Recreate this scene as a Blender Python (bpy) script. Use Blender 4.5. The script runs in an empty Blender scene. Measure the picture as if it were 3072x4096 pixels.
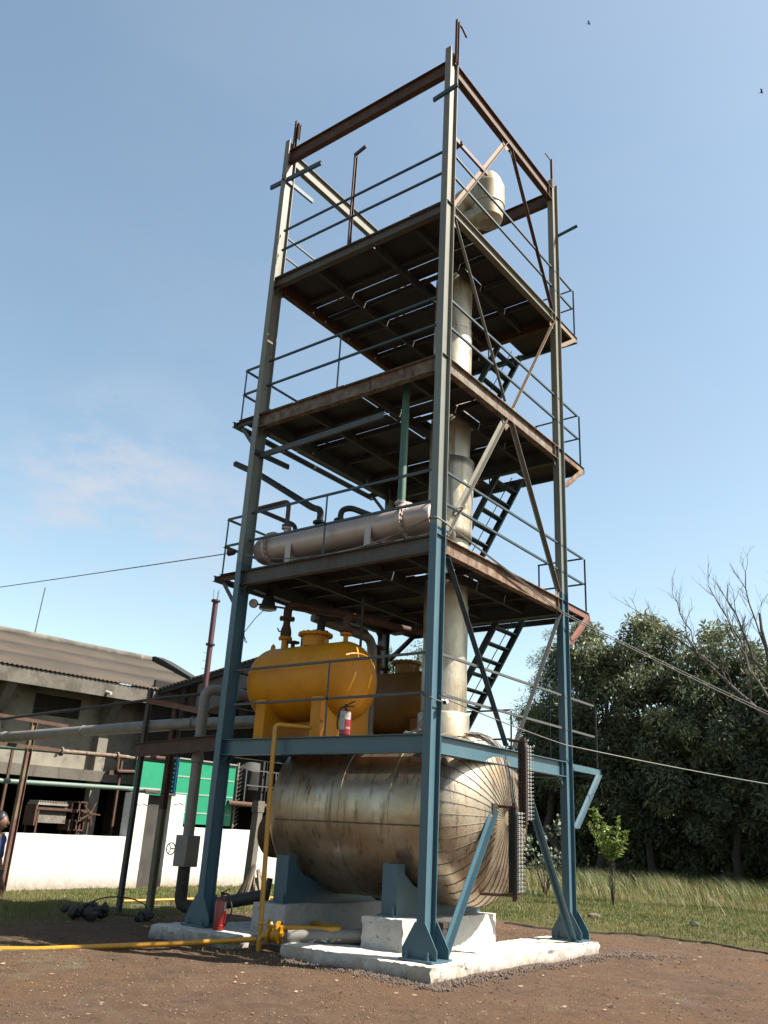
import bpy, bmesh, math, random
import numpy as np
from mathutils import Vector, Matrix, Euler
R_=math.radians
random.seed(7); rng=np.random.default_rng(11)
scn=bpy.context.scene
# ------------------------------------------------------------------ camera
cam_d=bpy.data.cameras.new('camera'); cam=bpy.data.objects.new('camera',cam_d); scn.collection.objects.link(cam)
yaw,pitch,roll=R_(37.9474),R_(20.7113),R_(3.0991)
Fv=Vector((-math.sin(yaw)*math.cos(pitch),math.cos(yaw)*math.cos(pitch),math.sin(pitch)))
Rv=Vector((math.cos(yaw),math.sin(yaw),0)); Uv=Rv.cross(Fv)
R2=Rv*math.cos(roll)+Uv*math.sin(roll); U2=-Rv*math.sin(roll)+Uv*math.cos(roll)
m=Matrix((R2,U2,-Fv)).transposed().to_4x4(); m.translation=Vector((6.2974,-9.3002,1.4)); cam.matrix_world=m
cam_d.sensor_fit='HORIZONTAL'; cam_d.sensor_width=36; cam_d.lens=3390.5/3072*36
cam_d.clip_start=.05; cam_d.clip_end=5000; scn.camera=cam
scn.render.resolution_x=768; scn.render.resolution_y=1024
# ------------------------------------------------------------------ sun, sky, exposure
SUN_EL,SUN_AZ=R_(52),R_(26)             # azimuth measured from +X towards +Y
sd=Vector((math.cos(SUN_EL)*math.cos(SUN_AZ),math.cos(SUN_EL)*math.sin(SUN_AZ),math.sin(SUN_EL)))
sl=bpy.data.lights.new('sun','SUN'); sl.energy=5.0; sl.angle=R_(.53); sl.color=(1,.93,.82)
so=bpy.data.objects.new('sun',sl); scn.collection.objects.link(so); so.rotation_euler=sd.to_track_quat('Z','Y').to_euler()
w=bpy.data.worlds.new('World'); scn.world=w; w.use_nodes=True
nt=w.node_tree; sky=nt.nodes.new('ShaderNodeTexSky'); sky.sky_type='NISHITA'; sky.sun_disc=False
sky.sun_elevation=SUN_EL; sky.sun_rotation=R_(90)-SUN_AZ; sky.altitude=0; sky.air_density=1.0; sky.dust_density=1.3; sky.ozone_density=1.0
bg=nt.nodes['Background']
tcw=nt.nodes.new('ShaderNodeTexCoord')
def wmix(f,a,b,mode='MIX'):
    q=nt.nodes.new('ShaderNodeMix'); q.data_type='RGBA'; q.blend_type=mode
    if isinstance(f,float): q.inputs[0].default_value=f
    else: nt.links.new(f,q.inputs[0])
    for i,v in ((6,a),(7,b)):
        if isinstance(v,tuple): q.inputs[i].default_value=v
        else: nt.links.new(v,q.inputs[i])
    return q.outputs[2]
skyc=wmix(1.0,sky.outputs[0],(1.14,1.105,.925,1),'MULTIPLY')
def wisp(d,rad,sc,amt,col):      # thin cirrus: a soft patch of sky around one direction, broken up by stretched noise
    global skyc
    vd=nt.nodes.new('ShaderNodeVectorMath'); vd.operation='DISTANCE'; vd.inputs[1].default_value=d
    nw=nt.nodes.new('ShaderNodeTexNoise'); nw.inputs['Scale'].default_value=sc; nw.inputs['Detail'].default_value=6; nw.inputs['Roughness'].default_value=.62
    mp=nt.nodes.new('ShaderNodeMapping'); mp.inputs['Scale'].default_value=(1,1,2.6); nt.links.new(tcw.outputs['Generated'],mp.inputs[0]); nt.links.new(mp.outputs[0],nw.inputs['Vector']); nt.links.new(tcw.outputs['Generated'],vd.inputs[0])
    a=nt.nodes.new('ShaderNodeMapRange'); a.interpolation_type='SMOOTHSTEP'; a.inputs[1].default_value=rad; a.inputs[2].default_value=0; nt.links.new(vd.outputs['Value'],a.inputs[0])
    b=nt.nodes.new('ShaderNodeMapRange'); b.interpolation_type='SMOOTHSTEP'; b.inputs[1].default_value=.42; b.inputs[2].default_value=.68; b.inputs[4].default_value=amt; nt.links.new(nw.outputs[0],b.inputs[0])
    c=nt.nodes.new('ShaderNodeMath'); c.operation='MULTIPLY'; nt.links.new(a.outputs[0],c.inputs[0]); nt.links.new(b.outputs[0],c.inputs[1])
    skyc=wmix(c.outputs[0],skyc,col)
wisp((-.792,.506,.340),.17,7,.80,(2.9,3.0,3.3,1)); wisp((-.74,.58,.31),.2,6,.5,(2.8,3.0,3.4,1)); wisp((-.5,.7,.5),1.3,1.6,.10,(2.8,2.9,3.3,1))
nt.links.new(skyc,bg.inputs[0]); bg.inputs[1].default_value=.07
vs=scn.view_settings; vs.view_transform='Standard'; vs.look='None'; vs.exposure=1.8; vs.gamma=1
# ------------------------------------------------------------------ materials
def N(nt,t,**k):
    n=nt.nodes.new(t)
    for a,b in k.items(): setattr(n,a,b)
    return n
def newmat(name):
    m=bpy.data.materials.new(name); m.use_nodes=True; return m,m.node_tree,m.node_tree.nodes['Principled BSDF']
def noise(nt,scale,detail=4,rough=.6,stretch=None,coord='Object'):
    tc=N(nt,'ShaderNodeTexCoord'); n=N(nt,'ShaderNodeTexNoise'); n.inputs['Scale'].default_value=scale
    n.inputs['Detail'].default_value=detail; n.inputs['Roughness'].default_value=rough
    if stretch:
        mp=N(nt,'ShaderNodeMapping'); mp.inputs['Scale'].default_value=stretch
        nt.links.new(tc.outputs[coord],mp.inputs[0]); nt.links.new(mp.outputs[0],n.inputs['Vector'])
    else: nt.links.new(tc.outputs[coord],n.inputs['Vector'])
    return n.outputs['Fac']
def ramp(nt,fac,a,b,ca=(0,0,0,1),cb=(1,1,1,1)):
    r=N(nt,'ShaderNodeValToRGB'); r.color_ramp.elements[0].position=a; r.color_ramp.elements[1].position=b
    r.color_ramp.elements[0].color=ca; r.color_ramp.elements[1].color=cb; nt.links.new(fac,r.inputs[0]); return r.outputs[0]
def mix(nt,fac,a,b,mode='MIX'):
    m=N(nt,'ShaderNodeMix',data_type='RGBA',blend_type=mode)
    if isinstance(fac,(int,float)): m.inputs[0].default_value=fac
    else: nt.links.new(fac,m.inputs[0])
    for i,v in ((6,a),(7,b)):
        if isinstance(v,tuple): m.inputs[i].default_value=(*v[:3],1)
        else: nt.links.new(v,m.inputs[i])
    return m.outputs[2]
def bump(nt,bs,h,strength=.3,dist=.01):
    b=N(nt,'ShaderNodeBump'); b.inputs['Strength'].default_value=strength; b.inputs['Distance'].default_value=dist
    nt.links.new(h,b.inputs['Height']); nt.links.new(b.outputs[0],bs.inputs['Normal'])
MATS={}
def wmat(name,base,alt=None,spot=None,rough=.5,metal=0,sc=6,th=(.35,.7),ssc=14,sth=(.58,.68),streak=False,bmp=.15,bsc=60,bd=.004,spec=.5,K=.36):
    """base colour, a second tone by large noise, small spots/streaks of a third tone"""
    if name in MATS: return MATS[name]
    base,alt,spot=[tuple(c*K for c in q) if q else None for q in (base,alt,spot)]
    m,nt,bs=newmat(name); col=base
    if alt: col=mix(nt,ramp(nt,noise(nt,sc,6),th[0],th[1]),base,alt)
    if spot:
        f=noise(nt,ssc,8,.7,(1,1,.12) if streak else None)
        col=mix(nt,ramp(nt,f,sth[0],sth[1]),col if alt else base,spot)
    if isinstance(col,tuple): bs.inputs['Base Color'].default_value=(*col,1)
    else: nt.links.new(col,bs.inputs['Base Color'])
    bs.inputs['Roughness'].default_value=rough; bs.inputs['Metallic'].default_value=metal
    bs.inputs['Specular IOR Level'].default_value=spec
    if bmp: bump(nt,bs,noise(nt,bsc,5),bmp,bd)
    MATS[name]=m; return m
blue=wmat('blue_steel_paint',(.085,.20,.27),(.11,.235,.30),(.05,.10,.13),.42,sc=2,ssc=30,sth=(.66,.74),bmp=.06)
bluegrey=wmat('dull_blue_steel',(.085,.115,.12),(.11,.13,.13),(.10,.055,.035),.6,sc=3,ssc=9,sth=(.55,.68),streak=True)
greyrust=wmat('grey_rust_and_shade_beam',(.15,.155,.145),(.13,.10,.08),(.12,.06,.04),.7,sc=3,th=(.4,.65),ssc=9,sth=(.55,.68),streak=True)
rust=wmat('rusty_steel',(.105,.040,.022),(.20,.085,.04),(.045,.025,.02),.8,sc=5,ssc=18,sth=(.5,.66))
rustpaint=wmat('peeling_rusty_paint',(.33,.29,.22),(.22,.11,.06),(.10,.04,.02),.75,sc=7,th=(.38,.6),ssc=12,sth=(.54,.62),streak=True)
rustred=wmat('orange_brown_rust',(.26,.12,.06),(.40,.30,.2),(.09,.035,.02),.8,sc=5,th=(.45,.6),ssc=10,sth=(.52,.64),streak=True)
salmon=wmat('red_oxide_primer',(.36,.115,.075),(.30,.15,.12),(.25,.27,.26),.6,sc=4,ssc=7,sth=(.62,.7))
palegrey=wmat('faded_grey_paint',(.30,.30,.25),(.26,.22,.16),(.2,.11,.06),.65,sc=5,ssc=11,sth=(.6,.7),streak=True)
tan=wmat('tan_faded_primer',(.36,.23,.13),(.28,.18,.10),(.14,.07,.04),.7,sc=5,ssc=12,sth=(.62,.72))
darkblue=wmat('dark_blue_rail_paint',(.035,.085,.12),(.05,.10,.13),(.09,.05,.035),.5,sc=4,ssc=12,sth=(.62,.7))
railgrey=wmat('weathered_rail_steel',(.13,.13,.125),(.10,.12,.13),(.12,.07,.05),.6,sc=4,ssc=10,sth=(.58,.68))
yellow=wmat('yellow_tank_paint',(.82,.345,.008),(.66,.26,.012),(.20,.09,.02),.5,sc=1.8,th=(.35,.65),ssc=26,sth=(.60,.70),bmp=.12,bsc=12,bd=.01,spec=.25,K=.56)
ypipe=wmat('yellow_pipe_paint',(.95,.46,.012),(.78,.36,.02),(.25,.12,.03),.4,sc=5,ssc=30,sth=(.64,.72))
white=wmat('whitewash',(.80,.79,.76),(.60,.59,.57),(.34,.31,.27),.9,sc=1.6,th=(.45,.72),ssc=7,sth=(.62,.74),streak=True,bmp=.5,K=.50,bsc=14,bd=.02)
slabm=wmat('painted_concrete_slab',(.80,.77,.71),(.66,.55,.40),(.22,.17,.13),.9,sc=2.6,th=(.46,.74),ssc=32,sth=(.60,.66),bmp=.6,K=.46,bsc=40,bd=.012)
blockm=wmat('chipped_white_concrete',(.72,.71,.68),(.52,.50,.47),(.16,.13,.11),.9,sc=4,th=(.42,.8),ssc=24,sth=(.60,.65),bmp=.6,K=.46,bsc=34,bd=.012)
def splash(m,z0,z1,col,amt=.8):      # dried mud along the foot of a wall or slab
    nt=m.node_tree; bs=nt.nodes['Principled BSDF']; src=bs.inputs['Base Color'].links[0].from_socket
    geo=N(nt,'ShaderNodeNewGeometry'); sp=N(nt,'ShaderNodeSeparateXYZ'); nt.links.new(geo.outputs['Position'],sp.inputs[0])
    a=N(nt,'ShaderNodeMath',operation='MULTIPLY_ADD'); nt.links.new(noise(nt,7,7,.75),a.inputs[0]); a.inputs[1].default_value=(z1-z0)*1.8; nt.links.new(sp.outputs[2],a.inputs[2])
    mr=N(nt,'ShaderNodeMapRange'); mr.inputs[1].default_value=z0+(z1-z0)*.9; mr.inputs[2].default_value=z1+(z1-z0)*.9; mr.inputs[3].default_value=amt; mr.inputs[4].default_value=0; nt.links.new(a.outputs[0],mr.inputs[0])
    nt.links.new(mix(nt,mr.outputs[0],src,col),bs.inputs['Base Color'])
splash(white,-.22,.12,(.16,.12,.08),.75); splash(slabm,-.20,-.05,(.09,.06,.04),.85); splash(blockm,-.2,.0,(.10,.07,.05),.8)
redm=wmat('red_enamel',(.42,.018,.02),(.36,.015,.018),None,.3,bmp=0)
blackm=wmat('black_rubber',(.012,.012,.013),None,None,.5,bmp=0)
darkm=wmat('near_black_steel',(.02,.02,.022),(.035,.03,.028),None,.7,sc=3)
pipegrey=wmat('grey_pipe_cladding',(.46,.42,.37),(.35,.32,.28),(.20,.17,.14),.55,.25,sc=3,ssc=12,sth=(.6,.7),bmp=.25,bsc=12,bd=.01)
maroon=wmat('maroon_paint',(.13,.03,.045),(.10,.025,.035),(.06,.03,.02),.55,sc=6,ssc=20)
greenp=wmat('green_pipe_paint',(.05,.20,.13),(.10,.22,.17),(.18,.10,.05),.55,sc=5,ssc=8,sth=(.62,.7))
palegreen=wmat('pale_green_pipe_paint',(.17,.30,.25),(.25,.33,.27),(.12,.09,.06),.6,sc=5,ssc=8,sth=(.64,.72))
silver=wmat('silver_paint',(.95,.80,.74),(.75,.62,.56),(.34,.22,.17),.40,.25,sc=2,ssc=26,sth=(.64,.72),bmp=.06)
ropem=wmat('pale_rope',(.45,.42,.36),None,None,.9,bmp=0)
cablem=wmat('black_cable',(.02,.02,.022),None,None,.6,bmp=0)
wirem=wmat('grey_wire',(.22,.21,.19),None,None,.6,bmp=0)
concrete=wmat('weathered_concrete',(.25,.225,.18),(.17,.15,.12),(.075,.068,.055),.9,sc=.9,th=(.4,.65),ssc=5,sth=(.55,.68),streak=True,bmp=.4,bsc=10,bd=.03)
plaster=wmat('stained_plaster',(.50,.46,.36),(.34,.31,.25),(.17,.155,.13),.9,sc=.7,th=(.42,.6),ssc=2.2,sth=(.56,.66),bmp=.2,bsc=8,bd=.02)
gutterm=wmat('mouldy_concrete_band',(.26,.235,.195),(.14,.125,.10),(.46,.43,.37),.95,sc=1.6,th=(.4,.6),ssc=5,sth=(.58,.7),streak=True,bmp=.4,bsc=10,bd=.03)
roofm=wmat('asbestos_cement_roof',(.14,.105,.075),(.10,.078,.056),(.06,.048,.036),.9,sc=.7,th=(.4,.65),ssc=5,sth=(.6,.7))
woodm=wmat('bark',(.14,.11,.085),(.09,.07,.055),None,.9,sc=4,bsc=20,bmp=.5,bd=.02)
zinc=wmat('bright_zinc_bolts',(.85,.85,.83),None,None,.35,.3,bmp=0,K=.42)
greysteel=wmat('galvanised_steel',(.34,.35,.35),(.26,.26,.26),None,.45,.6,sc=6)
def metal_clad(name,c1,c2,c3,rough,streakz=True):
    m,nt,bs=newmat(name)
    col=mix(nt,ramp(nt,noise(nt,1.4,5),.38,.66),c1,c2)
    f=noise(nt,9,8,.75,(1,1,.10)); col=mix(nt,ramp(nt,f,.52,.68),col,c3)
    col=mix(nt,1.0,col,(.6,.6,.6),'MULTIPLY'); nt.links.new(col,bs.inputs['Base Color']); bs.inputs['Metallic'].default_value=.82
    rr=ramp(nt,noise(nt,2.6,5),.3,.75,(rough*.75,)*3+(1,),(min(1,rough*1.45),)*3+(1,)); nt.links.new(rr,bs.inputs['Roughness'])
    bump(nt,bs,noise(nt,2.2,4),.22,.05)
    MATS[name]=m; return m
clad=metal_clad('aluminium_cladding',(.64,.55,.43),(.50,.37,.24),(.20,.115,.06),.38)
cladcol=metal_clad('column_cladding',(.66,.62,.52),(.52,.45,.33),(.36,.22,.09),.46)
seamd=wmat('dark_seam',(.16,.12,.08),(.30,.24,.17),None,.6,.4,sc=9)
def col_paint():
    m,nt,bs=newmat('tower_column_paint')
    geo=N(nt,'ShaderNodeNewGeometry'); sp=N(nt,'ShaderNodeSeparateXYZ'); nt.links.new(geo.outputs['Position'],sp.inputs[0])
    def step(a,b):
        mr=N(nt,'ShaderNodeMapRange'); mr.inputs[1].default_value=a; mr.inputs[2].default_value=b; nt.links.new(sp.outputs[2],mr.inputs[0]); return mr.outputs[0]
    n1=noise(nt,4,6); n2=noise(nt,9,8,.7,(1,1,.12))
    up=mix(nt,step(5.6,9.5),(.26,.34,.34),(.34,.34,.27))
    up=mix(nt,step(9,14.5),up,(.36,.31,.215))
    up=mix(nt,ramp(nt,n1,.42,.62),up,(.30,.31,.26)); 
    rs=ramp(nt,n2,.56,.68); f2=N(nt,'ShaderNodeMath',operation='MULTIPLY'); nt.links.new(rs,f2.inputs[0]); nt.links.new(step(6,14),f2.inputs[1])
    up=mix(nt,f2.outputs[0],up,(.16,.07,.035))
    low=mix(nt,ramp(nt,noise(nt,2,4),.3,.7),(.085,.20,.27),(.11,.235,.30))
    col=mix(nt,step(5.52,5.54),low,up); col=mix(nt,1.0,col,(.36,.36,.36),'MULTIPLY')
    nt.links.new(col,bs.inputs['Base Color']); bs.inputs['Roughness'].default_value=.45
    bump(nt,bs,noise(nt,40,4),.08,.004); return m
colp=col_paint()
# ------------------------------------------------------------------ mesh collector
class MB:
    def __init__(s): s.bm=bmesh.new(); s.k=0
    def mark(s,i):
        s.bm.faces.ensure_lookup_table()
        for f in s.bm.faces[s.k:]: f.material_index=i
        s.k=len(s.bm.faces); return s
    def quadbox(s,pts):          # 8 pts: bottom 4, top 4
        v=[s.bm.verts.new(p) for p in pts]
        for f in ((0,3,2,1),(4,5,6,7),(0,1,5,4),(1,2,6,5),(2,3,7,6),(3,0,4,7)): s.bm.faces.new([v[i] for i in f])
    def box(s,x0,x1,y0,y1,z0,z1):
        s.quadbox([(x0,y0,z0),(x1,y0,z0),(x1,y1,z0),(x0,y1,z0),(x0,y0,z1),(x1,y0,z1),(x1,y1,z1),(x0,y1,z1)]); return s
    def prism(s,prof,p0,p1,up=(0,0,1)):
        """extrude 2D profile [(u,v)] from p0 to p1; v along up, u = up x dir"""
        p0=Vector(p0);p1=Vector(p1);d=(p1-p0).normalized();up=Vector(up)
        if abs(d.dot(up))>.999: up=Vector((0,1,0)) if abs(d.y)<.9 else Vector((1,0,0))
        v=(up-d*up.dot(d)).normalized();u=v.cross(d)
        a=[s.bm.verts.new(p0+u*q[0]+v*q[1]) for q in prof];b=[s.bm.verts.new(p1+u*q[0]+v*q[1]) for q in prof];n=len(prof)
        for i in range(n): s.bm.faces.new((a[i],a[(i+1)%n],b[(i+1)%n],b[i]))
        s.bm.faces.new(a[::-1]); s.bm.faces.new(b); return s
    def ibeam(s,p0,p1,h=.24,w=.12,tf=.012,tw=.009,up=(0,0,1)):
        H,W,t=h/2,w/2,tw/2
        return s.prism([(-W,-H),(W,-H),(W,-H+tf),(t,-H+tf),(t,H-tf),(W,H-tf),(W,H),(-W,H),(-W,H-tf),(-t,H-tf),(-t,-H+tf),(-W,-H+tf)],p0,p1,up)
    def angle(s,p0,p1,a=.06,t=.008,up=(0,0,1),fl=1):
        pr=[(0,0),(a*fl,0),(a*fl,t),(t*fl,t),(t*fl,a),(0,a)]
        return s.prism(pr,p0,p1,up)
    def channel(s,p0,p1,h=.15,w=.06,t=.008,up=(0,0,1),fl=1):
        H=h/2; return s.prism([(0,-H),(w*fl,-H),(w*fl,-H+t),(t*fl,-H+t),(t*fl,H-t),(w*fl,H-t),(w*fl,H),(0,H)],p0,p1,up)
    def bar(s,p0,p1,a=.04,b=None,up=(0,0,1)):
        b=b or a; return s.prism([(-a/2,-b/2),(a/2,-b/2),(a/2,b/2),(-a/2,b/2)],p0,p1,up)
    def ring(s,c,u,v,r,n): return [s.bm.verts.new(c+u*(r*math.cos(2*math.pi*i/n))+v*(r*math.sin(2*math.pi*i/n))) for i in range(n)]
    def tube(s,pts,r=.02,n=10,bend=0,cap=True):
        P=[Vector(p) for p in pts]
        if bend and len(P)>2:
            Q=[P[0]]
            for i in range(1,len(P)-1):
                a=(P[i-1]-P[i]);b=(P[i+1]-P[i]);k=min(bend,a.length*.49,b.length*.49);A=P[i]+a.normalized()*k;B=P[i]+b.normalized()*k
                for j in range(6):
                    t=j/5;Q.append((1-t)**2*A+2*t*(1-t)*P[i]+t*t*B)
            Q.append(P[-1]);P=Q
        rs=r if isinstance(r,list) else [r]*len(P)
        prev=None;u=None
        for i,p in enumerate(P):
            d=((P[min(i+1,len(P)-1)]-P[max(i-1,0)])).normalized()
            if u is None:
                u=d.cross(Vector((0,0,1)));
                if u.length<.01:u=Vector((1,0,0))
            u=(u-d*u.dot(d)).normalized();v=d.cross(u)
            c=s.ring(p,u,v,rs[i],n)
            if prev:
                for j in range(n): s.bm.faces.new((prev[j],prev[(j+1)%n],c[(j+1)%n],c[j]))
            elif cap: s.bm.faces.new(c[::-1])
            prev=c
        if cap: s.bm.faces.new(prev)
        return s
    def lathe(s,prof,o,ax=(0,0,1),n=32):
        """prof [(dist along axis, radius)]"""
        o=Vector(o);ax=Vector(ax).normalized();u=ax.cross(Vector((0,0,1)))
        if u.length<.01:u=Vector((1,0,0))
        u.normalize();v=ax.cross(u);prev=None
        for t,r in prof:
            if r<1e-5: c=[s.bm.verts.new(o+ax*t)]
            else: c=s.ring(o+ax*t,u,v,r,n)
            if prev:
                for j in range(n):
                    if len(prev)==1 and len(c)>1: s.bm.faces.new((prev[0],c[(j+1)%n],c[j]))
                    elif len(c)==1 and len(prev)>1: s.bm.faces.new((prev[j],prev[(j+1)%n],c[0]))
                    elif len(c)>1: s.bm.faces.new((prev[j],prev[(j+1)%n],c[(j+1)%n],c[j]))
            prev=c
        return s
    def flange(s,c,ax,r,t=.02,bolts=8,gap=True):
        c=Vector(c);ax=Vector(ax).normalized()
        for k in ((-t*1.1,-.1*t),(.1*t,t*1.1)) if gap else ((-t,t),):
            s.lathe([(k[0],0),(k[0],r),(k[1],r),(k[1],0)],c,ax,20)
        u=ax.cross(Vector((0,0,1)))
        if u.length<.01:u=Vector((1,0,0))
        u.normalize();v=ax.cross(u)
        for i in range(bolts):
            a=2*math.pi*(i+.5)/bolts;q=c+u*(r*.86*math.cos(a))+v*(r*.86*math.sin(a))
            s.tube([q-ax*t*2.0,q+ax*t*2.0],r*.075,6)
        return s
    def plate(s,poly,nrm,t=.01):
        nrm=Vector(nrm).normalized()*t;a=[s.bm.verts.new(Vector(p)) for p in poly];b=[s.bm.verts.new(Vector(p)+nrm) for p in poly];n=len(poly)
        s.bm.faces.new(a[::-1]);s.bm.faces.new(b)
        for i in range(n): s.bm.faces.new((a[i],a[(i+1)%n],b[(i+1)%n],b[i]))
        return s
    def blob(s,c,r,seed=0,n=2,amp=.25,sq=(1,1,1)):
        rd=random.Random(seed);g=bmesh.ops.create_icosphere(s.bm,subdivisions=n,radius=1)
        for v in g['verts']:
            k=1+rd.uniform(-amp,amp); v.co=Vector(c)+Vector((v.co.x*r*sq[0]*k,v.co.y*r*sq[1]*k,v.co.z*r*sq[2]*k))
        return s
    def build(s,name,mat,parent=None,smooth=True,bevel=0,root=None):
        bm=s.bm; bmesh.ops.recalc_face_normals(bm,faces=bm.faces)
        rt=root
        if parent is not None and rt is None:
            rt=parent
            while rt.parent: rt=rt.parent
        if rt is not None and not rt.get('_local'): bmesh.ops.translate(bm,verts=bm.verts,vec=-rt.location)
        me=bpy.data.meshes.new(name); bm.to_mesh(me); bm.free()
        if isinstance(mat,(list,tuple)):
            for x in mat: me.materials.append(x)
        else: me.materials.append(mat)
        if smooth:
            me.polygons.foreach_set('use_smooth',[True]*len(me.polygons)); me.set_sharp_from_angle(angle=R_(32))
        o=bpy.data.objects.new(name,me); scn.collection.objects.link(o)
        if bevel:
            b=o.modifiers.new('bevel','BEVEL'); b.width=bevel; b.segments=2; b.limit_method='ANGLE'; b.angle_limit=R_(40)
        if parent is not None: o.parent=parent
        return o
def tag(o,label=None,cat=None,group=None,kind=None):
    if label:o['label']=label
    if cat:o['category']=cat
    if group:o['group']=group
    if kind:o['kind']=kind
    return o
def thing(name,label,cat,loc=(0,0,0),group=None,rz=0,local=False):
    o=bpy.data.objects.new(name,None); scn.collection.objects.link(o); o.location=loc; o.rotation_euler=(0,0,rz); o.empty_display_size=.2
    if local: o['_local']=1
    return tag(o,label,cat,group)
def copy_tree(o,parent=None):
    c=o.copy(); scn.collection.objects.link(c); c.parent=parent
    for ch in list(o.children): copy_tree(ch,c)
    return c
def ell(x0,x1,r,dep,n=9):
    """profile of a vessel with dished ends along its axis, measured from x0-dep"""
    p=[]
    for i in range(n+1):
        a=math.pi/2*i/n; p.append((x0-dep*math.cos(a),r*math.sin(a)))
    for i in range(n,-1,-1):
        a=math.pi/2*i/n; p.append((x1+dep*math.cos(a),r*math.sin(a)))
    return p
def np_mesh(name,V,Fc,mat,parent=None,smooth=False,col=None):
    me=bpy.data.meshes.new(name); nv=len(V); nf=len(Fc); k=Fc.shape[1]
    me.vertices.add(nv); me.vertices.foreach_set('co',V.astype(np.float32).ravel())
    me.loops.add(nf*k); me.loops.foreach_set('vertex_index',Fc.astype(np.int32).ravel())
    me.polygons.add(nf); me.polygons.foreach_set('loop_start',np.arange(0,nf*k,k,dtype=np.int32)); me.polygons.foreach_set('loop_total',np.full(nf,k,dtype=np.int32))
    if smooth: me.polygons.foreach_set('use_smooth',np.ones(nf,dtype=bool))
    me.update(calc_edges=True); me.validate()
    if col is not None:
        a=me.attributes.new('tone','FLOAT','POINT'); a.data.foreach_set('value',col.astype(np.float32))
    me.materials.append(mat); o=bpy.data.objects.new(name,me); scn.collection.objects.link(o)
    if parent is not None: o.parent=parent
    return o
# ------------------------------------------------------------------ ground
def gz(x,y):
    d=np.sqrt(np.maximum(0,np.maximum(-4.4-x,x-.4))**2+np.maximum(0,np.maximum(-.4-y,y-5))**2)
    s=np.clip(d/5,0,1); z=-.165-.075*s
    z=z+.018*np.sin(x*1.7+.6*y)*np.sin(y*1.3-.4*x)+.010*np.sin(x*4.1+1)*np.sin(y*3.7)+.006*np.sin(9*x+2*y)*np.sin(7*y-3*x)
    far=np.clip((y-20)/12,0,1); z=z+far*.25+ .05*np.clip((np.hypot(x,y)-30)/30,0,1)
    return z
def axis(lo,hi,step,out):
    a=list(np.arange(lo,hi,step)); s=step; x=hi
    while x<out: a.append(x); s*=1.25; x+=s
    s=step; x=lo-step; b=[]
    while x>-out: b.append(x); s*=1.25; x-=s
    return np.array(b[::-1]+a)
gx=axis(-14,9,.11,900); gy=axis(-9,14,.11,900)
X,Y=np.meshgrid(gx,gy,indexing='ij'); Z=gz(X,Y)
near=(np.abs(X)<14)&(np.abs(Y)<14)
Z=Z+np.where(near,rng.normal(0,.004,X.shape),0)
V=np.stack([X,Y,Z],-1).reshape(-1,3); ny=len(gy)
ii,jj=np.meshgrid(np.arange(len(gx)-1),np.arange(ny-1),indexing='ij'); b0=(ii*ny+jj).ravel()
def ground_mat():
    m,nt,bs=newmat('soil_and_turf')
    big=noise(nt,.55,5,.6,coord='Object'); mid=noise(nt,3.5,8,.72); fine=noise(nt,26,8,.75); tiny=noise(nt,110,4,.7)
    soil=mix(nt,ramp(nt,mid,.32,.68),(.165,.102,.070),(.29,.19,.135))
    soil=mix(nt,ramp(nt,big,.42,.62),soil,(.27,.158,.098)); soil=mix(nt,ramp(nt,noise(nt,1.3,6,.7),.55,.75),soil,(.12,.085,.065)); soil=mix(nt,ramp(nt,noise(nt,.9,7,.75),.56,.70),soil,(.30,.235,.165))
    soil=mix(nt,ramp(nt,fine,.56,.72),soil,(.28,.22,.16)); soil=mix(nt,ramp(nt,fine,.30,.42,(1,1,1,1),(0,0,0,1)),soil,(.07,.048,.035))
    turf=mix(nt,ramp(nt,mid,.36,.62),(.105,.125,.035),(.22,.175,.075)); turf=mix(nt,ramp(nt,fine,.55,.7),turf,(.26,.2,.1))
    geo=N(nt,'ShaderNodeNewGeometry'); sp=N(nt,'ShaderNodeSeparateXYZ'); nt.links.new(geo.outputs['Position'],sp.inputs[0])
    def lin(a,b,c,lo,hi):      # smoothstep of a*x+b*y+c between lo,hi
        m1=N(nt,'ShaderNodeMath',operation='MULTIPLY'); nt.links.new(sp.outputs[0],m1.inputs[0]); m1.inputs[1].default_value=a
        m2=N(nt,'ShaderNodeMath',operation='MULTIPLY_ADD'); nt.links.new(sp.outputs[1],m2.inputs[0]); m2.inputs[1].default_value=b; nt.links.new(m1.outputs[0],m2.inputs[2])
        m3=N(nt,'ShaderNodeMath',operation='MULTIPLY_ADD'); nt.links.new(mid,m3.inputs[0]); m3.inputs[1].default_value=1.6; nt.links.new(m2.outputs[0],m3.inputs[2])
        mr=N(nt,'ShaderNodeMapRange'); mr.inputs[1].default_value=lo-c+.8; mr.inputs[2].default_value=hi-c+.8; nt.links.new(m3.outputs[0],mr.inputs[0]); return mr.outputs[0]
    back=lin(-.10,1,0,7.6,8.6); left=lin(-1,.12,0,7.0,8.0)
    mx=N(nt,'ShaderNodeMath',operation='MAXIMUM'); nt.links.new(back,mx.inputs[0]); nt.links.new(left,mx.inputs[1])
    col=mix(nt,mx.outputs[0],soil,turf); col=mix(nt,1.0,col,(.50,.50,.485),'MULTIPLY')
    nt.links.new(col,bs.inputs['Base Color']); bs.inputs['Roughness'].default_value=.95; bs.inputs['Specular IOR Level'].default_value=.15
    ad=N(nt,'ShaderNodeMath',operation='ADD'); nt.links.new(fine,ad.inputs[0]); nt.links.new(tiny,ad.inputs[1])
    bump(nt,bs,ad.outputs[0],1.0,.05); return m
grd=np_mesh('ground',V,np.stack([b0,b0+ny,b0+ny+1,b0+1],1),ground_mat(),smooth=True); tag(grd,kind='structure')
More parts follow.
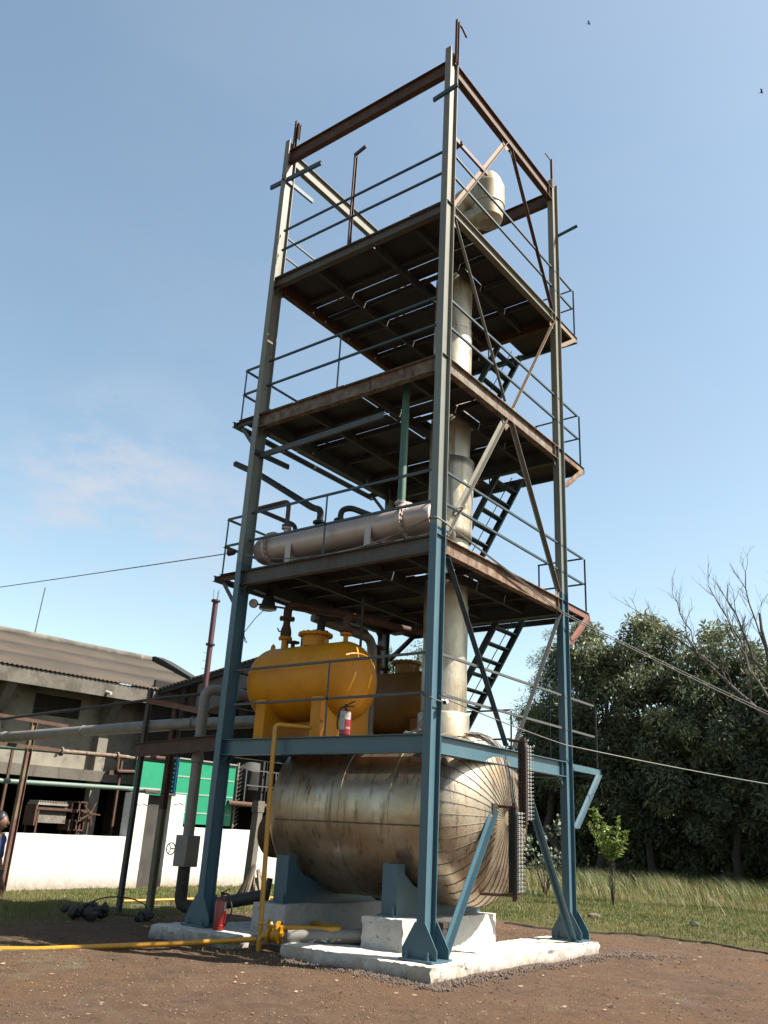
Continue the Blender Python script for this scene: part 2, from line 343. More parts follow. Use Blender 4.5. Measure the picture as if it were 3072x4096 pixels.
# ------------------------------------------------------------------ the tower
A,B,H,W=3.918,3.974,.242,.122
T=[2.64,5.38,8.32,11.24,14.38]; D=[.24,.24,.26,.20,.30]
tw=thing('steel_tower','tall open four column steel tower with decks, stairs and railings, blue below and rusty above','tower',(0,0,0))
def column(x,y,ztop,gus=True):
    c=MB().ibeam((x-W/2,y+H/2,0),(x-W/2,y+H/2,ztop),H,W,.012,.009,up=(0,1,0)).build('column',colp,tw)
    bp=MB().box(x-W/2-.24,x-W/2+.24,y-.10,y+H+.10,.004,.028)
    for sx in (-1,1):
        for yy in (y-.055,y+H+.055): bp.lathe([(0,0),(0,.022),(.03,.022),(.03,.012),(.085,.012),(.085,0)],(x-W/2+sx*.15,yy,.029),(0,0,1),8)
    bp.build('base_plate',blue,c)
    for yy,s in ((y-.003,-1),(y+H+.003,1)):
        MB().plate([(x+.19,yy,.03),(x+.19,yy,.13),(x+.012,yy,.42),(x-W-.012,yy,.42),(x-W-.19,yy,.13),(x-W-.19,yy,.03)],(0,s,0),.012).build('gusset',blue,c)
    return c
cN=column(0,0,14.62); cL=column(-A,0,14.62); cR=column(0,B,14.62); cF=column(-A,B,14.62)
# splice masts above the columns
MB().channel((-.03,H*.8,14.35),(-.03,H*.8,15.42),.075,.05,.008,up=(0,1,0)).tube([(-.03,.22,15.40),(.02,.30,15.33),(.06,.40,15.16)],.02,6).build('mast_stub',rust,cN)
MB().channel((-A-.03,H*.6,14.4),(-A-.03,H*.6,15.2),.075,.05,.008,up=(0,1,0)).channel((-A+.06,H*.6+.02,14.7),(-A+.06,H*.6+.02,15.1),.05,.03,.008,up=(0,1,0)).build('mast_stub',rust,cL)
MB().bar((-.05,B+.1,14.5),(-.05,B+.1,15.24),.05).bar((-.05,B+.1,15.20),(-.12,B-.06,15.34),.022).build('mast_stub',rust,cR)
beamN=[blue,rustred,rustpaint,palegrey,rust]; beamL=[blue,greyrust,rustpaint,greyrust,rust]  # fourth front beam takes a darker material: its shade put into the colour
for i,(t,d) in enumerate(zip(T,D)):
    xm=-W/2; z=t-d/2
    bN=MB().ibeam((xm,H+.002,z),(xm,B-.002,z),d,.115,.012)
    for yy in (H+.03,B-.13): bN.box(xm-.05,xm+.05,yy,yy+.008,z-d/2+.0125,z+d/2-.0125)
    for yy in (H+.012,B-.03):
        bN.box(xm+.0052,xm+.016,yy,yy+.018,z-d/2+.03,z+d/2-.03)
    bN.build('beam',beamN[i],tw)
    MB().ibeam((-A-W/2,H+.002,z),(-A-W/2,B-.002,z),d,.115,.012).build('beam',[blue,bluegrey,bluegrey,rust,palegrey][i],tw)
    for y in (H*.45,B+H*.5):
        MB().ibeam((-A-W/2+.008,y,z),(xm-.008,y,z),d,.115,.012).build('beam',beamL[i] if y<1 else [blue,bluegrey,bluegrey,rust,rust][i],tw)
# haunch gussets under the beam ends
for i in range(4):
    z=T[i]-D[i]-.001; s=.16; mt=blue if i==0 else bluegrey
    for (x,y,dx,dy) in ((-W/2,H,0,1),(-W/2,B,0,-1),(-A-W/2,H,0,1),(-A-W/2,B,0,-1)): MB().plate([(x-.004,y,z),(x-.004,y+dy*s,z),(x-.004,y,z-s)],(1,0,0),.008).build('haunch',mt,tw)
    for (x,y,dx) in ((-W/2-.006,H*.45,-1),(-A-W/2+.006,H*.45,1)): MB().plate([(x,y,z),(x+dx*s,y,z),(x,y,z-s)],(0,1,0),.008).build('haunch',mt,tw)
# decks
deckm=wmat('dark_chequer_plate',(.085,.062,.05),(.06,.05,.048),(.14,.07,.04),.75,sc=3,ssc=7,sth=(.55,.7),K=.20)
joistm=wmat('dark_joist_steel',(.06,.065,.065),(.07,.055,.045),(.10,.055,.035),.7,sc=3,ssc=9,sth=(.55,.68),K=.30)
def deck(i,z,y1,x0,mat,xsteps):
    t=T[i]-.004; jo=MB()
    ys=[.95,1.62,2.4,3.3] if i else [.42,.95]
    for x in (-2.95,-1.65,-.75) if i else (-3.3,-2.2): jo.channel((x,H,t-.09),(x,B if i else 1.0,t-.09),.16,.065,.008,fl=1)
    for y in ys: jo.channel((-A,y,t-.055),(-.13,y,t-.055),.09,.045,.007)
    if i: 
        for y in (B+.55,): jo.channel((-A,y,t-.055),(-2.1,y,t-.055),.09,.045,.007)
    jo.build('joist',joistm,tw)
    return
def plates(i,segs,mat,hole=None):
    m=MB(); z=T[i]
    for k,(x0,x1,y0,y1,dz) in enumerate(segs): m.box(x0,x1,y0,y1,z+.003+dz,z+.009+dz)
    return m.build('deck_plate',mat,tw)
for i in range(4): deck(i,0,0,0,None,None)
# level 1: floor only beside the big tank and on the far walkway
plates(0,[(-A,-.125,.30,.80,0)],deckm); plates(0,[(-A,-.125,2.98,3.9,0)],deckm); plates(0,[(-A,-2.05,B+.02,5.28,0),(-2.04,-1.29,5.0,5.28,0),(-1.28,-.10,B+.02,5.28,0)],deckm)
HX=(-1.53,-.75,1.62,2.38)
def grid(i,ytip,xl,gapx):
    segs=[]; xs=[xl]+gapx+[-.02]
    for k in range(len(xs)-1):
        x0,x1=xs[k]+(.006,.022,.014,.008)[k],xs[k+1]-(.022,.014,.008,.006)[k]
        if k and k%2: x0+=.0
        cuts=[.04,1.25,1.62,2.38,3.3,4.08]; gy_=.004+.004*((k*7+i*3)%3)
        for j in range(5):
            y0,y1=cuts[j]+gy_,cuts[j+1]-gy_
            if y0>=1.6 and y1<=2.4:     # leave the hole for the distillation column
                if x1<=HX[0] or x0>=HX[1]: segs.append((x0,x1,y0,y1,0))
                else:
                    if x0<HX[0]: segs.append((x0,HX[0],y0,y1,0))
                    if x1>HX[1]: segs.append((HX[1],x1,y0,y1,0))
            else: segs.append((x0,x1,y0,y1,(.006 if (k+j+i)%3==0 else 0)))
    # far walkway with the stair opening
    segs+= [(xl,-2.05,4.09,ytip,0),(-2.04,-1.29,5.0,ytip,0),(-1.28,-.02,4.09,ytip,0)]
    return segs
plates(1,grid(1,5.165,-4.5,[-3.12,-2.05,-.9]),deckm)
plates(2,grid(2,5.165,-4.5,[-3.11,-1.98,-.9]),deckm)
plates(3,grid(3,5.045,-4.02,[-3.0,-1.8,-.8]),deckm)
# bright slots: the third floor plates stand apart along two joints -> real gaps (cut by spacing)
# overhanging walkways, far (+Y) side
ohm=[blue,salmon,rustred,tan]; tip=[5.42,5.18,5.18,5.06]; br0=[(4.33,1.62),(4.27,4.62),(4.27,7.60),(4.27,10.62)]
for i in range(4):
    mt=ohm[i]; z=T[i]-.06
    for x in (-W/2+.02,-A-W/2+.02):
        MB().channel((x,B+H+.002,z),(x,tip[i],z),.10,.05,.007,fl=1).build('cantilever',mt if x>-1 else bluegrey,tw)
        MB().angle((x+.0,br0[i][0],br0[i][1]),(x+.0,tip[i]-.10,z-.052),.075,.008,up=(1,0,0)).build('bracket',mt if x>-1 else bluegrey,tw)
    MB().channel((-A-W,tip[i]-.005,z-.002),(-W/2+.03,tip[i]-.005,z-.002),.10,.05,.007,fl=-1).build('edge_beam',bluegrey if i else blue,tw)
# left (-X) overhang on levels 2 and 3
for i in (1,2):
    z=T[i]-.055
    for y in (H*.5,B+H*.5):
        MB().channel((-A-W,y,z),(-4.56,y,z),.10,.05,.007).build('cantilever',bluegrey if i==2 else rust,tw)
        MB().angle((-A-W-.002,y,z-.62),(-4.50,y,z-.055),.07,.008,up=(0,1,0)).build('bracket',bluegrey,tw)
    MB().channel((-4.565,.02,z),(-4.565,B+H,z),.10,.05,.007).build('edge_beam',bluegrey,tw)
# diagonal bracing on the near right (+X) face
xb=-.07
def brace(p,q,mat,a=.075):
    MB().angle(p,q,a,.008,up=(1,0,0)).build('brace',mat,tw)
gm=MB()
xb=.03; xb=.05; brace((xb,.33,.03),(xb,1.52,1.74),blue,.085); brace((xb,3.90,.03),(xb,2.30,2.34),blue,.085); xb=-.07
brace((xb,.33,5.10),(xb,2.02,2.68),darkblue,.085); brace((xb,3.93,5.12),(xb,2.26,2.68),railgrey,.075)
brace((xb,.33,5.44),(xb,2.06,8.06),palegrey,.08); brace((xb,3.93,5.50),(xb,2.26,8.06),palegrey,.07)
brace((xb,.33,11.02),(xb,2.02,8.38),palegrey,.05); brace((xb,3.93,11.02),(xb,2.28,8.38),tan,.07)
brace((xb,.33,11.28),(xb,2.08,14.08),tan,.075); brace((xb,3.93,11.34),(xb,2.28,14.08),rust,.055)
for i,z,mt in ((0,2.39,blue),(2,8.05,rustpaint),(4,14.07,tan)):
    MB().plate([(xb+.012,1.9,z),(xb+.012,2.4,z),(xb+.012,2.34,z-.17),(xb+.012,2.22,z-.02),(xb+.012,2.06,z-.2)],(1,0,0),.009).build('brace_gusset',mt,tw)
for i,y,s,z,mt in ((0,H,1,5.0,darkblue),(2,H,1,11.0,tan),(2,H,1,11.3,tan),(1,B,-1,5.5,palegrey),(1,H,1,5.55,palegrey),(2,B,-1,11.02,tan)):
    MB().plate([(xb+.012,y+.003*s,z-.14),(xb+.012,y+.003*s,z+.14),(xb+.012,y+.12*s,z+.12),(xb+.012,y+.16*s,z-.1)],(1,0,0),.009).build('brace_gusset',mt,tw)
# stub channels and loose angles at the top
MB().channel((-4.38,H*.1,13.62),(-3.0,H*.1,13.56),.09,.045,.007).build('stub_channel',darkblue,tw)
MB().channel((-A-.02,-.05,13.62),(-A-.02,.86,13.66),.09,.045,.007).build('stub_channel',darkblue,tw)
MB().channel((-.34,-.03,13.52),(.17,-.03,13.58),.085,.04,.007).build('stub_channel',darkblue,tw)
MB().channel((-.03,H,12.72),(-.03,1.36,12.78),.085,.04,.007).channel((-.2,.42,12.70),(-.0,.42,12.74),.085,.04,.007).build('stub_channel',maroon,tw)
MB().bar((-.02,B+H,13.3),(.42,B+H+.02,13.38),.045).build('stub_channel',darkblue,tw)
MB().channel((-2.20,H*.5,11.32),(-2.20,H*.5,13.36),.07,.04,.007,up=(0,1,0)).channel((-2.22,.1,13.38),(-1.95,.1,13.46),.06,.04,.007).build('light_post',maroon,tw)
# a light cross beam under level 3 on the near side (pipe support) and a cut stub
MB().channel((-A-.03,.16,7.55),(-1.2,.16,7.62),.10,.05,.007).build('pipe_support',bluegrey,tw)
MB().channel((-A-.02,.0,7.58),(-A+.0,.9,7.60),.09,.045,.007).build('stub_channel',darkblue,tw)
# handrails
def rails(name,segs,posts,mat,a=.034):
    m=MB()
    for p,q in segs: m.angle(p,q,a,.005)
    for p,q in posts: m.angle(p,q,a,.005,up=(0,1,0))
    m.build(name,mat,tw)
RZ=[(3.16,3.70),(5.91,6.41),(8.90,9.41),(11.90,12.36)]; ztopd=[2.65,5.40,8.34,11.26]
for i in range(4):
    lo,hi=RZ[i]; zb=ztopd[i]; yl=.10; px=[-1.91,-2.22,-2.20,-2.21][i]
    rails('handrail',[((-A,yl,lo),(-W+.005,yl,lo)),((-A,yl,hi),(-W+.005,yl,hi))],[((px,yl,zb),(px,yl,hi))],railgrey if i in(0,) else darkblue)
    xr=-.05
    yo=[5.27,5.03,5.0,4.92][i]
    rails('handrail',[((xr,H,lo),(xr,yo,lo)),((xr,H,hi),(xr,yo,hi))],[((xr,yo,zb),(xr,yo,hi))],railgrey if i==0 else darkblue)
    # far side rail with the stair opening
    xo0=[-.95,-1.0,-1.0,-1.0][i]; xo1=[-1.75,-2.1,-2.1,-2.1][i]
    rails('handrail',[((xr,yo,lo),(xo0,yo,lo)),((xr,yo,hi),(xo0,yo,hi))],[((xo0,yo,zb),(xo0,yo,hi))],darkblue)
    rails('handrail',[((xo1,yo,lo),(-4.0,yo,lo)),((xo1,yo,hi),(-4.0,yo,hi))],[((x,yo,zb),(x,yo,hi)) for x in (xo1,-3.2)],darkblue)
    if i in (0,):
        [rails('stair_handrail',[((xo0,yo+.03,q-.01),(xo0-1.5,yo+.03,q-2.2))],[],darkblue) for q in (hi,lo)]
    # left side rail
    xl=-4.52 if i in(1,2) else -3.99
    rails('handrail',[((xl,.12 if i in(1,2) else H,lo),(xl,B,lo)),((xl,.12 if i in(1,2) else H,hi),(xl,B,hi))]+([((xl,.12,lo),(-A-W,.12,lo)),((xl,.12,hi),(-A-W,.12,hi))] if i in(1,2) else []),
          [((xl,y,zb),(xl,y,hi)) for y in ((.12,2.1,B) if i in(1,2) else (2.1,))],darkblue)
# staircases between the levels on the far walkway
def stair(x1,z1,x0,z0,ya,yb,mat):
    dz=z1-z0; d=Vector((x1-x0,0,dz)).normalized()
    for y,f in ((ya,1),(yb,-1)):
        MB().channel((x0,y,z0),(x1,y,z1),.12,.05,.008,up=(0,0,1),fl=f).build('stringer',mat,tw)
    n=max(3,round(dz/.272))
    for k in range(1,n):
        t=k/n; x=x0+(x1-x0)*t; z=z0+dz*t
        MB().box(x-.055,x+.055,ya+.008,yb-.008,z-.010,z+.010).box(x-.055,x-.048,ya+.008,yb-.008,z-.035,z-.0101).build('tread',mat,tw)
    ym=(ya+yb)/2
    MB().tube([(x0,ym,z0+.03),(x1,ym,z1-.1)],.009,6).build('tie_rod',mat,tw)
for i in range(3): stair(-1.30,T[i+1]-.04,-1.30-(T[i+1]-T[i])/1.66,T[i]+.01,4.12,4.98,darkblue)
stair(-1.30,T[0]-.04,-3.0,-.2,4.12,4.98,darkblue)
# ------------------------------------------------------------------ foundation
sl_=thing('foundation_slab','rough white painted concrete slab with yellow stains under the steel tower','slab',(0,0,-.2))
def rough_slab(x0,x1,y0,y1,z0,z1,name,par,mat,step=.09,j=.018,seed=3,top=.004):
    nx=max(2,int((x1-x0)/step)); ny_=max(2,int((y1-y0)/step)); nz=max(2,int((z1-z0)/.05))
    r=np.random.default_rng(seed); bm=bmesh.new(); vd={}
    def V_(i,j_,k):
        key=(i,j_,k)
        if key not in vd:
            x=x0+(x1-x0)*i/nx; y=y0+(y1-y0)*j_/ny_; z=z0+(z1-z0)*k/nz
            ed=(i in(0,nx)) or (j_ in(0,ny_)); e=r.uniform(-j,j,3)
            if k==nz: z+=r.uniform(-top,top)-(abs(e[2])*.8 if ed else 0)
            if i in(0,nx): x+=e[0]
            if j_ in(0,ny_): y+=e[1]
            vd[key]=bm.verts.new((x,y,z))
        return vd[key]
    for i in range(nx):
        for j_ in range(ny_): bm.faces.new((V_(i,j_,nz),V_(i+1,j_,nz),V_(i+1,j_+1,nz),V_(i,j_+1,nz)))
    for k in range(nz):
        for i in range(nx):
            bm.faces.new((V_(i,0,k),V_(i+1,0,k),V_(i+1,0,k+1),V_(i,0,k+1))); bm.faces.new((V_(i,ny_,k),V_(i,ny_,k+1),V_(i+1,ny_,k+1),V_(i+1,ny_,k)))
        for j_ in range(ny_):
            bm.faces.new((V_(0,j_,k),V_(0,j_,k+1),V_(0,j_+1,k+1),V_(0,j_+1,k))); bm.faces.new((V_(nx,j_,k),V_(nx,j_+1,k),V_(nx,j_+1,k+1),V_(nx,j_,k+1)))
    m=MB(); m.bm.free(); m.bm=bm; return m.build(name,mat,par,smooth=True)
rough_slab(-2.05,.27,-.26,.52,-.3,-.002,'slab_strip',sl_,slabm,seed=1,step=.05)
rough_slab(-.66,.26,.521,4.42,-.3,-.006,'slab_strip',sl_,slabm,seed=2,step=.055)
rough_slab(-4.55,-2.9,-.38,.60,-.3,-.002,'slab_strip',sl_,blockm,seed=4,j=.022,step=.05)
rough_slab(-4.45,-3.4,.601,4.6,-.3,-.03,'slab_strip',sl_,blockm,seed=5,j=.03)
rough_slab(-.45,.24,3.72,4.36,-.005,.0025,'pad',sl_,blockm,seed=6,j=.03)
# ------------------------------------------------------------------ big clad tank
TY,TZ,TR,TX0,TX1,TD=1.87,1.68,1.185,-3.28,-.46,.55
bt=thing('storage_tank','large horizontal storage tank clad in dull stained aluminium between the tower legs','tank',(-1.9,TY,.3))
sh=MB(); sh.lathe([(TX0,TR),(TX1,TR)],(0,TY,TZ),(1,0,0),72)
for x in (-2.95,-2.05,-1.15,): sh.lathe([(x-.012,TR+.001),(x-.010,TR+.007),(x+.010,TR+.007),(x+.012,TR+.001)],(0,TY,TZ),(1,0,0),72)
shell=sh.build('shell',clad,bt)
for ang in (172,332):
    sm=MB(); a=R_(ang); sm.bar((TX0,TY+(TR+.003)*math.cos(a),TZ+(TR+.003)*math.sin(a)*-1),(TX1,TY+(TR+.003)*math.cos(a),TZ-(TR+.003)*math.sin(a)),.012,.022); sm.build('seam',seamd,shell)
def cap_pt(s,th,off=0):
    a=s; e=2/2.1; return Vector((TX1+(TD+off)*math.sin(a)**e,TY+(TR+off)*math.cos(a)**e*math.cos(th),TZ+(TR+off)*math.cos(a)**e*math.sin(th)))
e1=MB().lathe([(TX1+TD*math.sin(a)**(2/2.1),TR*max(0,math.cos(a))**(2/2.1)) for a in np.linspace(0,math.pi/2,26)],(0,TY,TZ),(1,0,0),80).build('end_cap',clad,bt)
NG=44; g=MB(); rvp=[]
for k in range(NG):
    th=2*math.pi*k/NG; pts=[cap_pt(a,th,.0035) for a in np.linspace(0.0,1.50,24)]
    g.tube(pts,.0045,5)
    for a in np.arange(.08,1.2,.22): rvp.append((cap_pt(a+.03*(k%2),th+.02,.002),(cap_pt(a,th,.1)-cap_pt(a,th))))
g.mark(0)
for c_,n_ in rvp: g.lathe([(0,.0),(0,.007),(.004,.006),(.006,0)],c_,n_,6)
g.mark(1); g.build('gore_seam',[seamd,darkm],e1)
MB().lathe([(TX0-TD*math.sin(a),TR*math.cos(a)) for a in np.linspace(0,math.pi/2,14)],(0,TY,TZ),(1,0,0),64).build('end_cap',clad,bt)
mw=MB().lathe([(-3.70,0),(-3.70,.36),(-3.98,.36),(-4.02,.33),(-4.05,0)],(0,TY-.45,1.30),(1,0,0),28).build('manway',rust,bt)
MB().box(-.05,.075,1.47,1.60,1.72,1.86).build('brace_slot',darkm,e1)  # solid dark block imitates the shaded hole where the brace enters
# saddles on concrete blocks
def saddle(x,n):
    s=MB()
    s.box(x-.14,x+.14,.55,2.74,.375,.40)
    for xx in (x-.125,x+.113): 
        s.plate([(xx,.62,.401),(xx,.62,1.02),(xx,.78,1.02),(xx,.78,.90),(xx,1.0,.75),(xx,1.87,.50),(xx,2.6,.72),(xx,2.68,.78),(xx,2.68,.401)],(1,0,0),.012)
    s.box(x-.113,x+.113,.62,.632,.401,1.02)
    for y in (1.2,1.87,2.5): s.box(x-.113,x+.113,y,y+.012,.401,.70-.12*(1 if y==1.87 else 0))
    for y in (.585,2.71): s.lathe([(0,0),(0,.018),(.10,.018),(.10,0)],(x+.09,y,.40),(0,0,1),8)
    s.build('saddle',blue,bt)
saddle(-1.0,0); saddle(-2.98,1)
for k,(x0,x1) in enumerate(((-1.28,-.62),(-3.30,-2.66))):
    b=thing('plinth_block',['white painted concrete block nearest the front column, carrying the tank saddle','shaded white concrete block under the left end of the tank'][k],'concrete block',((x0+x1)/2,1.9,-.15),'concrete blocks under the large tank')
    rough_slab(x0,x1,.42,2.78,-.2,.374,'block',b,blockm,seed=20+k,j=.010,step=.06)
# level gauges
def gauge(x,y,z0,z1,lab):
    t=thing('level_gauge',lab,'gauge',(x,y,z0),'level gauges on the tank end')
    m=MB().box(x-.045,x+.045,y-.04,y+.04,z0,z1).mark(0); n=int((z1-z0)/.052)
    for k in range(n):
        z=z0+.03+k*(z1-z0-.04)/n
        m.box(x-.06,x+.055,y-.052,y-.0401,z-.006,z+.006)
    m.bar((x-.05,y-.058,z0),(x-.05,y-.058,z1),.018).bar((x+.045,y-.058,z0),(x+.045,y-.058,z1),.018)
    m.mark(1); s=m
    for k in range(n):
        z=z0+.03+k*(z1-z0-.04)/n
        for yy in (-.03,.05): s.tube([(x+.03,y+yy,z),(x+.125,y+yy,z+.004)],.007,6).lathe([(0,0),(0,.021),(.026,.021),(.026,0)],(x+.062,y+yy,z),(1,0,0),6)
        s.tube([(x-.06,y-.01,z),(x-.10,y-.01,z)],.006,5)
    s.mark(2); s.build('body',[rust if z0>1.5 else darkm,darkm,zinc],t)
    v=MB()
    for z,dz in ((z1+.02,.05),(z0-.03,-.07)):
        v.tube([(x,y,z-dz*.4),(x,y,z+dz)],.035,8); v.flange((x,y,z),(0,0,1),.06,.01,6)
    v.tube([(x-.04,y,z1+.02),(-.12 if z0<1.5 else -.05,y+.02,z1+.04)],.022,8).tube([(x-.04,y,z0-.03),(x-.5 if z0<1.5 else -.0,y-.05,z0-.04)],.022,8)
    v.build('gauge_valve',rust,t)
gauge(.33,1.62,.74,1.80,'lower of the two bolted sight glass gauges, hanging in front of the tank end')
gauge(.20,2.14,1.66,2.74,'upper rusty sight glass gauge with bright bolts, crossing in front of the blue beam')
# ------------------------------------------------------------------ distillation column
CX,CY=-1.13,2.01
creamclad=wmat('cream_stained_cladding',(.62,.53,.37),(.46,.37,.24),(.24,.15,.08),.45,.35,sc=3,ssc=8,sth=(.58,.7),bmp=.3,bsc=5,bd=.03,K=.5)
dc=thing('distillation_column','tall pale dented metal clad column rising through the tower decks','column',(CX,CY,2.7))
MB().lathe([(2.70,0),(2.70,.405),(3.16,.405),(3.17,.40),(3.19,.37)],(CX,CY,0),(0,0,1),40).build('base_ring',cladcol,dc)
secs=[(3.16,.362),(4.9,.356),(6.1,.352),(7.5,.350),(8.9,.346),(10.1,.342),(11.35,.338)]
for (z0,r0),(z1,r1) in zip(secs[:-1],secs[1:]):
    m=MB(); n=56; rings=[]; rd=np.random.default_rng(int(z0*10))
    nz=14
    for k in range(nz+1):
        z=z0+(z1-z0)*k/nz; row=[]
        for j in range(n):
            a=2*math.pi*j/n; r=r0-.004*(1-k/nz)+.005*math.sin(3*a+z*2.3)*math.sin(z*1.7+a)+.003*math.sin(7*a+z*5)
            row.append(m.bm.verts.new((CX+r*math.cos(a),CY+r*math.sin(a),z)))
        rings.append(row)
    for a_,b_ in zip(rings[:-1],rings[1:]):
        for j in range(n): m.bm.faces.new((a_[j],a_[(j+1)%n],b_[(j+1)%n],b_[j]))
    m.lathe([(z1-.03,r1+.000),(z1-.028,r1+.009),(z1+.0,r1+.009),(z1+.002,r1-.01)],(CX,CY,0),(0,0,1),n)
    m.build('cladding_section',cladcol,dc)
# loose cladding jacket and side nozzle at level 2
m=MB(); n=22
for (z0,z1,ra,rb) in ((6.0,7.45,.372,.40),):
    rows=[]
    for k in range(9):
        z=z0+(z1-z0)*k/8; r=ra+(rb-ra)*k/8
        rows.append([m.bm.verts.new((CX+.03+r*math.cos(a),CY+.0+r*math.sin(a),z)) for a in np.linspace(-.9-.02*k,1.5,n)])
    for a_,b_ in zip(rows[:-1],rows[1:]):
        for j in range(n-1): m.bm.faces.new((a_[j],a_[j+1],b_[j+1],b_[j]))
o=m.build('loose_jacket',cladcol,dc); so2=o.modifiers.new('s','SOLIDIFY'); so2.thickness=.008
nz_=MB().tube([(CX,CY,6.0),(-.72,1.30,6.02),(-.52,.95,6.04)],.15,20).build('side_nozzle',cladcol,dc)
# head above the top deck: neck, elbow and insulated bell
MB().tube([(CX,CY,11.3),(CX,CY,12.62),(-.95,2.0,12.98),(-.75,2.0,13.0),(-.45,2.0,12.86)],.26,24,bend=.3).build('vapour_elbow',creamclad,dc)
MB().lathe([(12.22,0),(12.23,.18),(12.34,.27),(12.62,.30),(12.63,.315),(13.08,.315),(13.09,.30),(13.24,.255),(13.34,.20),(13.35,.17),(13.40,.15),(13.42,0)],(-.40,2.0,0),(0,0,1),36).build('bell_head',creamclad,dc)
MB().tube([(-.40,2.0,12.40),(-.70,1.98,12.52),(-1.1,2.0,12.35)],.20,18,bend=.25).build('return_duct',creamclad,dc)
# rope coil hung on the brace
def coil(c,n,r,seed,mat,name,parent,wire=.007,flat=(1,1,1)):
    rd=random.Random(seed); m=MB(); pts=[]
    for i in range(n*14):
        a=2*math.pi*i/14; k=1+.25*math.sin(i*.7+seed)+rd.uniform(-.08,.08)
        pts.append((c[0]+flat[0]*r*k*math.cos(a),c[1]+flat[1]*r*k*math.sin(a)*.9,c[2]+flat[2]*(r*.5*math.sin(a+.4)*k+rd.uniform(-.03,.03))))
    return m.tube(pts,wire,5).build(name,mat,parent)
rc=coil((-.03,.62,5.93),4,.13,2,ropem,'rope_coil',None,.008,(.5,1,1)); tag(rc,'tangled coil of pale rope hung on the railing beside the front column','rope')
# ------------------------------------------------------------------ silver condenser on level 2
HXY,HXZ,HXR=.44,5.815,.235
hx=thing('condenser','long silver painted cylindrical condenser lying on the second deck behind the railing','condenser',(-2.1,HXY,5.4))
MB().lathe([(-3.60,HXR),(-.80,HXR)],(0,HXY,HXZ),(1,0,0),44).build('shell',silver,hx)
MB().lathe([(-3.96,0),(-3.96,HXR*.55),(-3.93,HXR*.85),(-3.86,HXR),(-3.62,HXR)],(0,HXY,HXZ),(1,0,0),44).build('channel_head',silver,hx)
MB().lathe([(-.30,0),(-.30,HXR*.55),(-.33,HXR*.85),(-.40,HXR),(-.79,HXR)],(0,HXY,HXZ),(1,0,0),44).build('channel_head',silver,hx)
for x in (-3.62,-.80): MB().flange((x,HXY,HXZ),(1,0,0),HXR+.075,.022,20).build('flange',silver,hx)
for x in (-3.08,-1.42):
    MB().plate([(x,HXY-.20,5.395),(x,HXY+.20,5.395),(x,HXY+.225,HXZ-.02),(x,HXY-.225,HXZ-.02)],(1,0,0),.012).plate([(x-.05,HXY-.24,5.395),(x+.07,HXY-.24,5.395),(x+.07,HXY-.236,5.78),(x-.05,HXY-.236,5.78)],(0,1,0),.012).build('saddle',silver,hx)
MB().tube([(-3.38,HXY,HXZ+.2),(-3.38,HXY,6.16)],.045,12).flange((-3.38,HXY,6.16),(0,0,1),.085,.012,6).build('nozzle',silver,hx)
MB().tube([(-.97,HXY,HXZ+.2),(-.97,HXY,6.14)],.055,12).flange((-.97,HXY,6.15),(0,0,1),.10,.014,6).build('nozzle',silver,hx)
MB().tube([(-2.72,HXY+.1,HXZ+.15),(-2.72,HXY+.1,6.14)],.05,12).build('nozzle',darkm,hx)
MB().tube([(-2.28,HXY+.1,HXZ+.15),(-2.28,HXY+.1,6.10)],.05,12).build('nozzle',darkm,hx)
def pipe(name,pts,r,mat,label,cat='pipe',bend=.12,n=12,fl=(),group=None,brackets=()):
    t=thing(name,label,cat,pts[0],group)
    MB().tube(pts,r,n,bend=bend).build('pipe_run',mat,t)
    for c,ax,rr in fl: MB().flange(c,ax,rr,.013,6).build('flange',mat,t)
    return t
pipe('cooling_water_pipe',[(-2.73,HXY+.1,6.17),(-2.73,.56,6.42),(-2.95,.6,6.5),(-4.35,.6,7.42),(-5.05,.6,7.80)],.058,darkm,'thick black pipe climbing left from the silver condenser past the left column',fl=[((-2.73,HXY+.1,6.18),(0,0,1),.11)])
pipe('cooling_water_pipe',[(-2.28,HXY+.1,6.13),(-2.28,.56,6.33),(-2.1,.58,6.34),(-1.5,.8,6.06)],.05,darkm,'short black bent pipe on the middle of the silver condenser',fl=[((-2.28,HXY+.1,6.14),(0,0,1),.10)])
pipe('vent_pipe',[(-3.38,HXY,6.19),(-3.38,HXY,6.66),(-4.06,HXY,6.66),(-4.3,HXY,6.66)],.04,maroon,'maroon bent pipe rising from the left end of the silver condenser',fl=[((-3.38,HXY,6.2),(0,0,1),.085)])
pipe('drain_pipe',[(-3.42,.7,6.0),(-3.42,.7,6.30),(-4.4,.7,6.78)],.04,darkm,'thin black pipe sloping left behind the maroon pipe')
pipe('riser_pipe',[(-.97,HXY,6.18),(-.97,HXY,8.30)],.062,greenp,'green vertical pipe from the silver condenser up to the third deck')
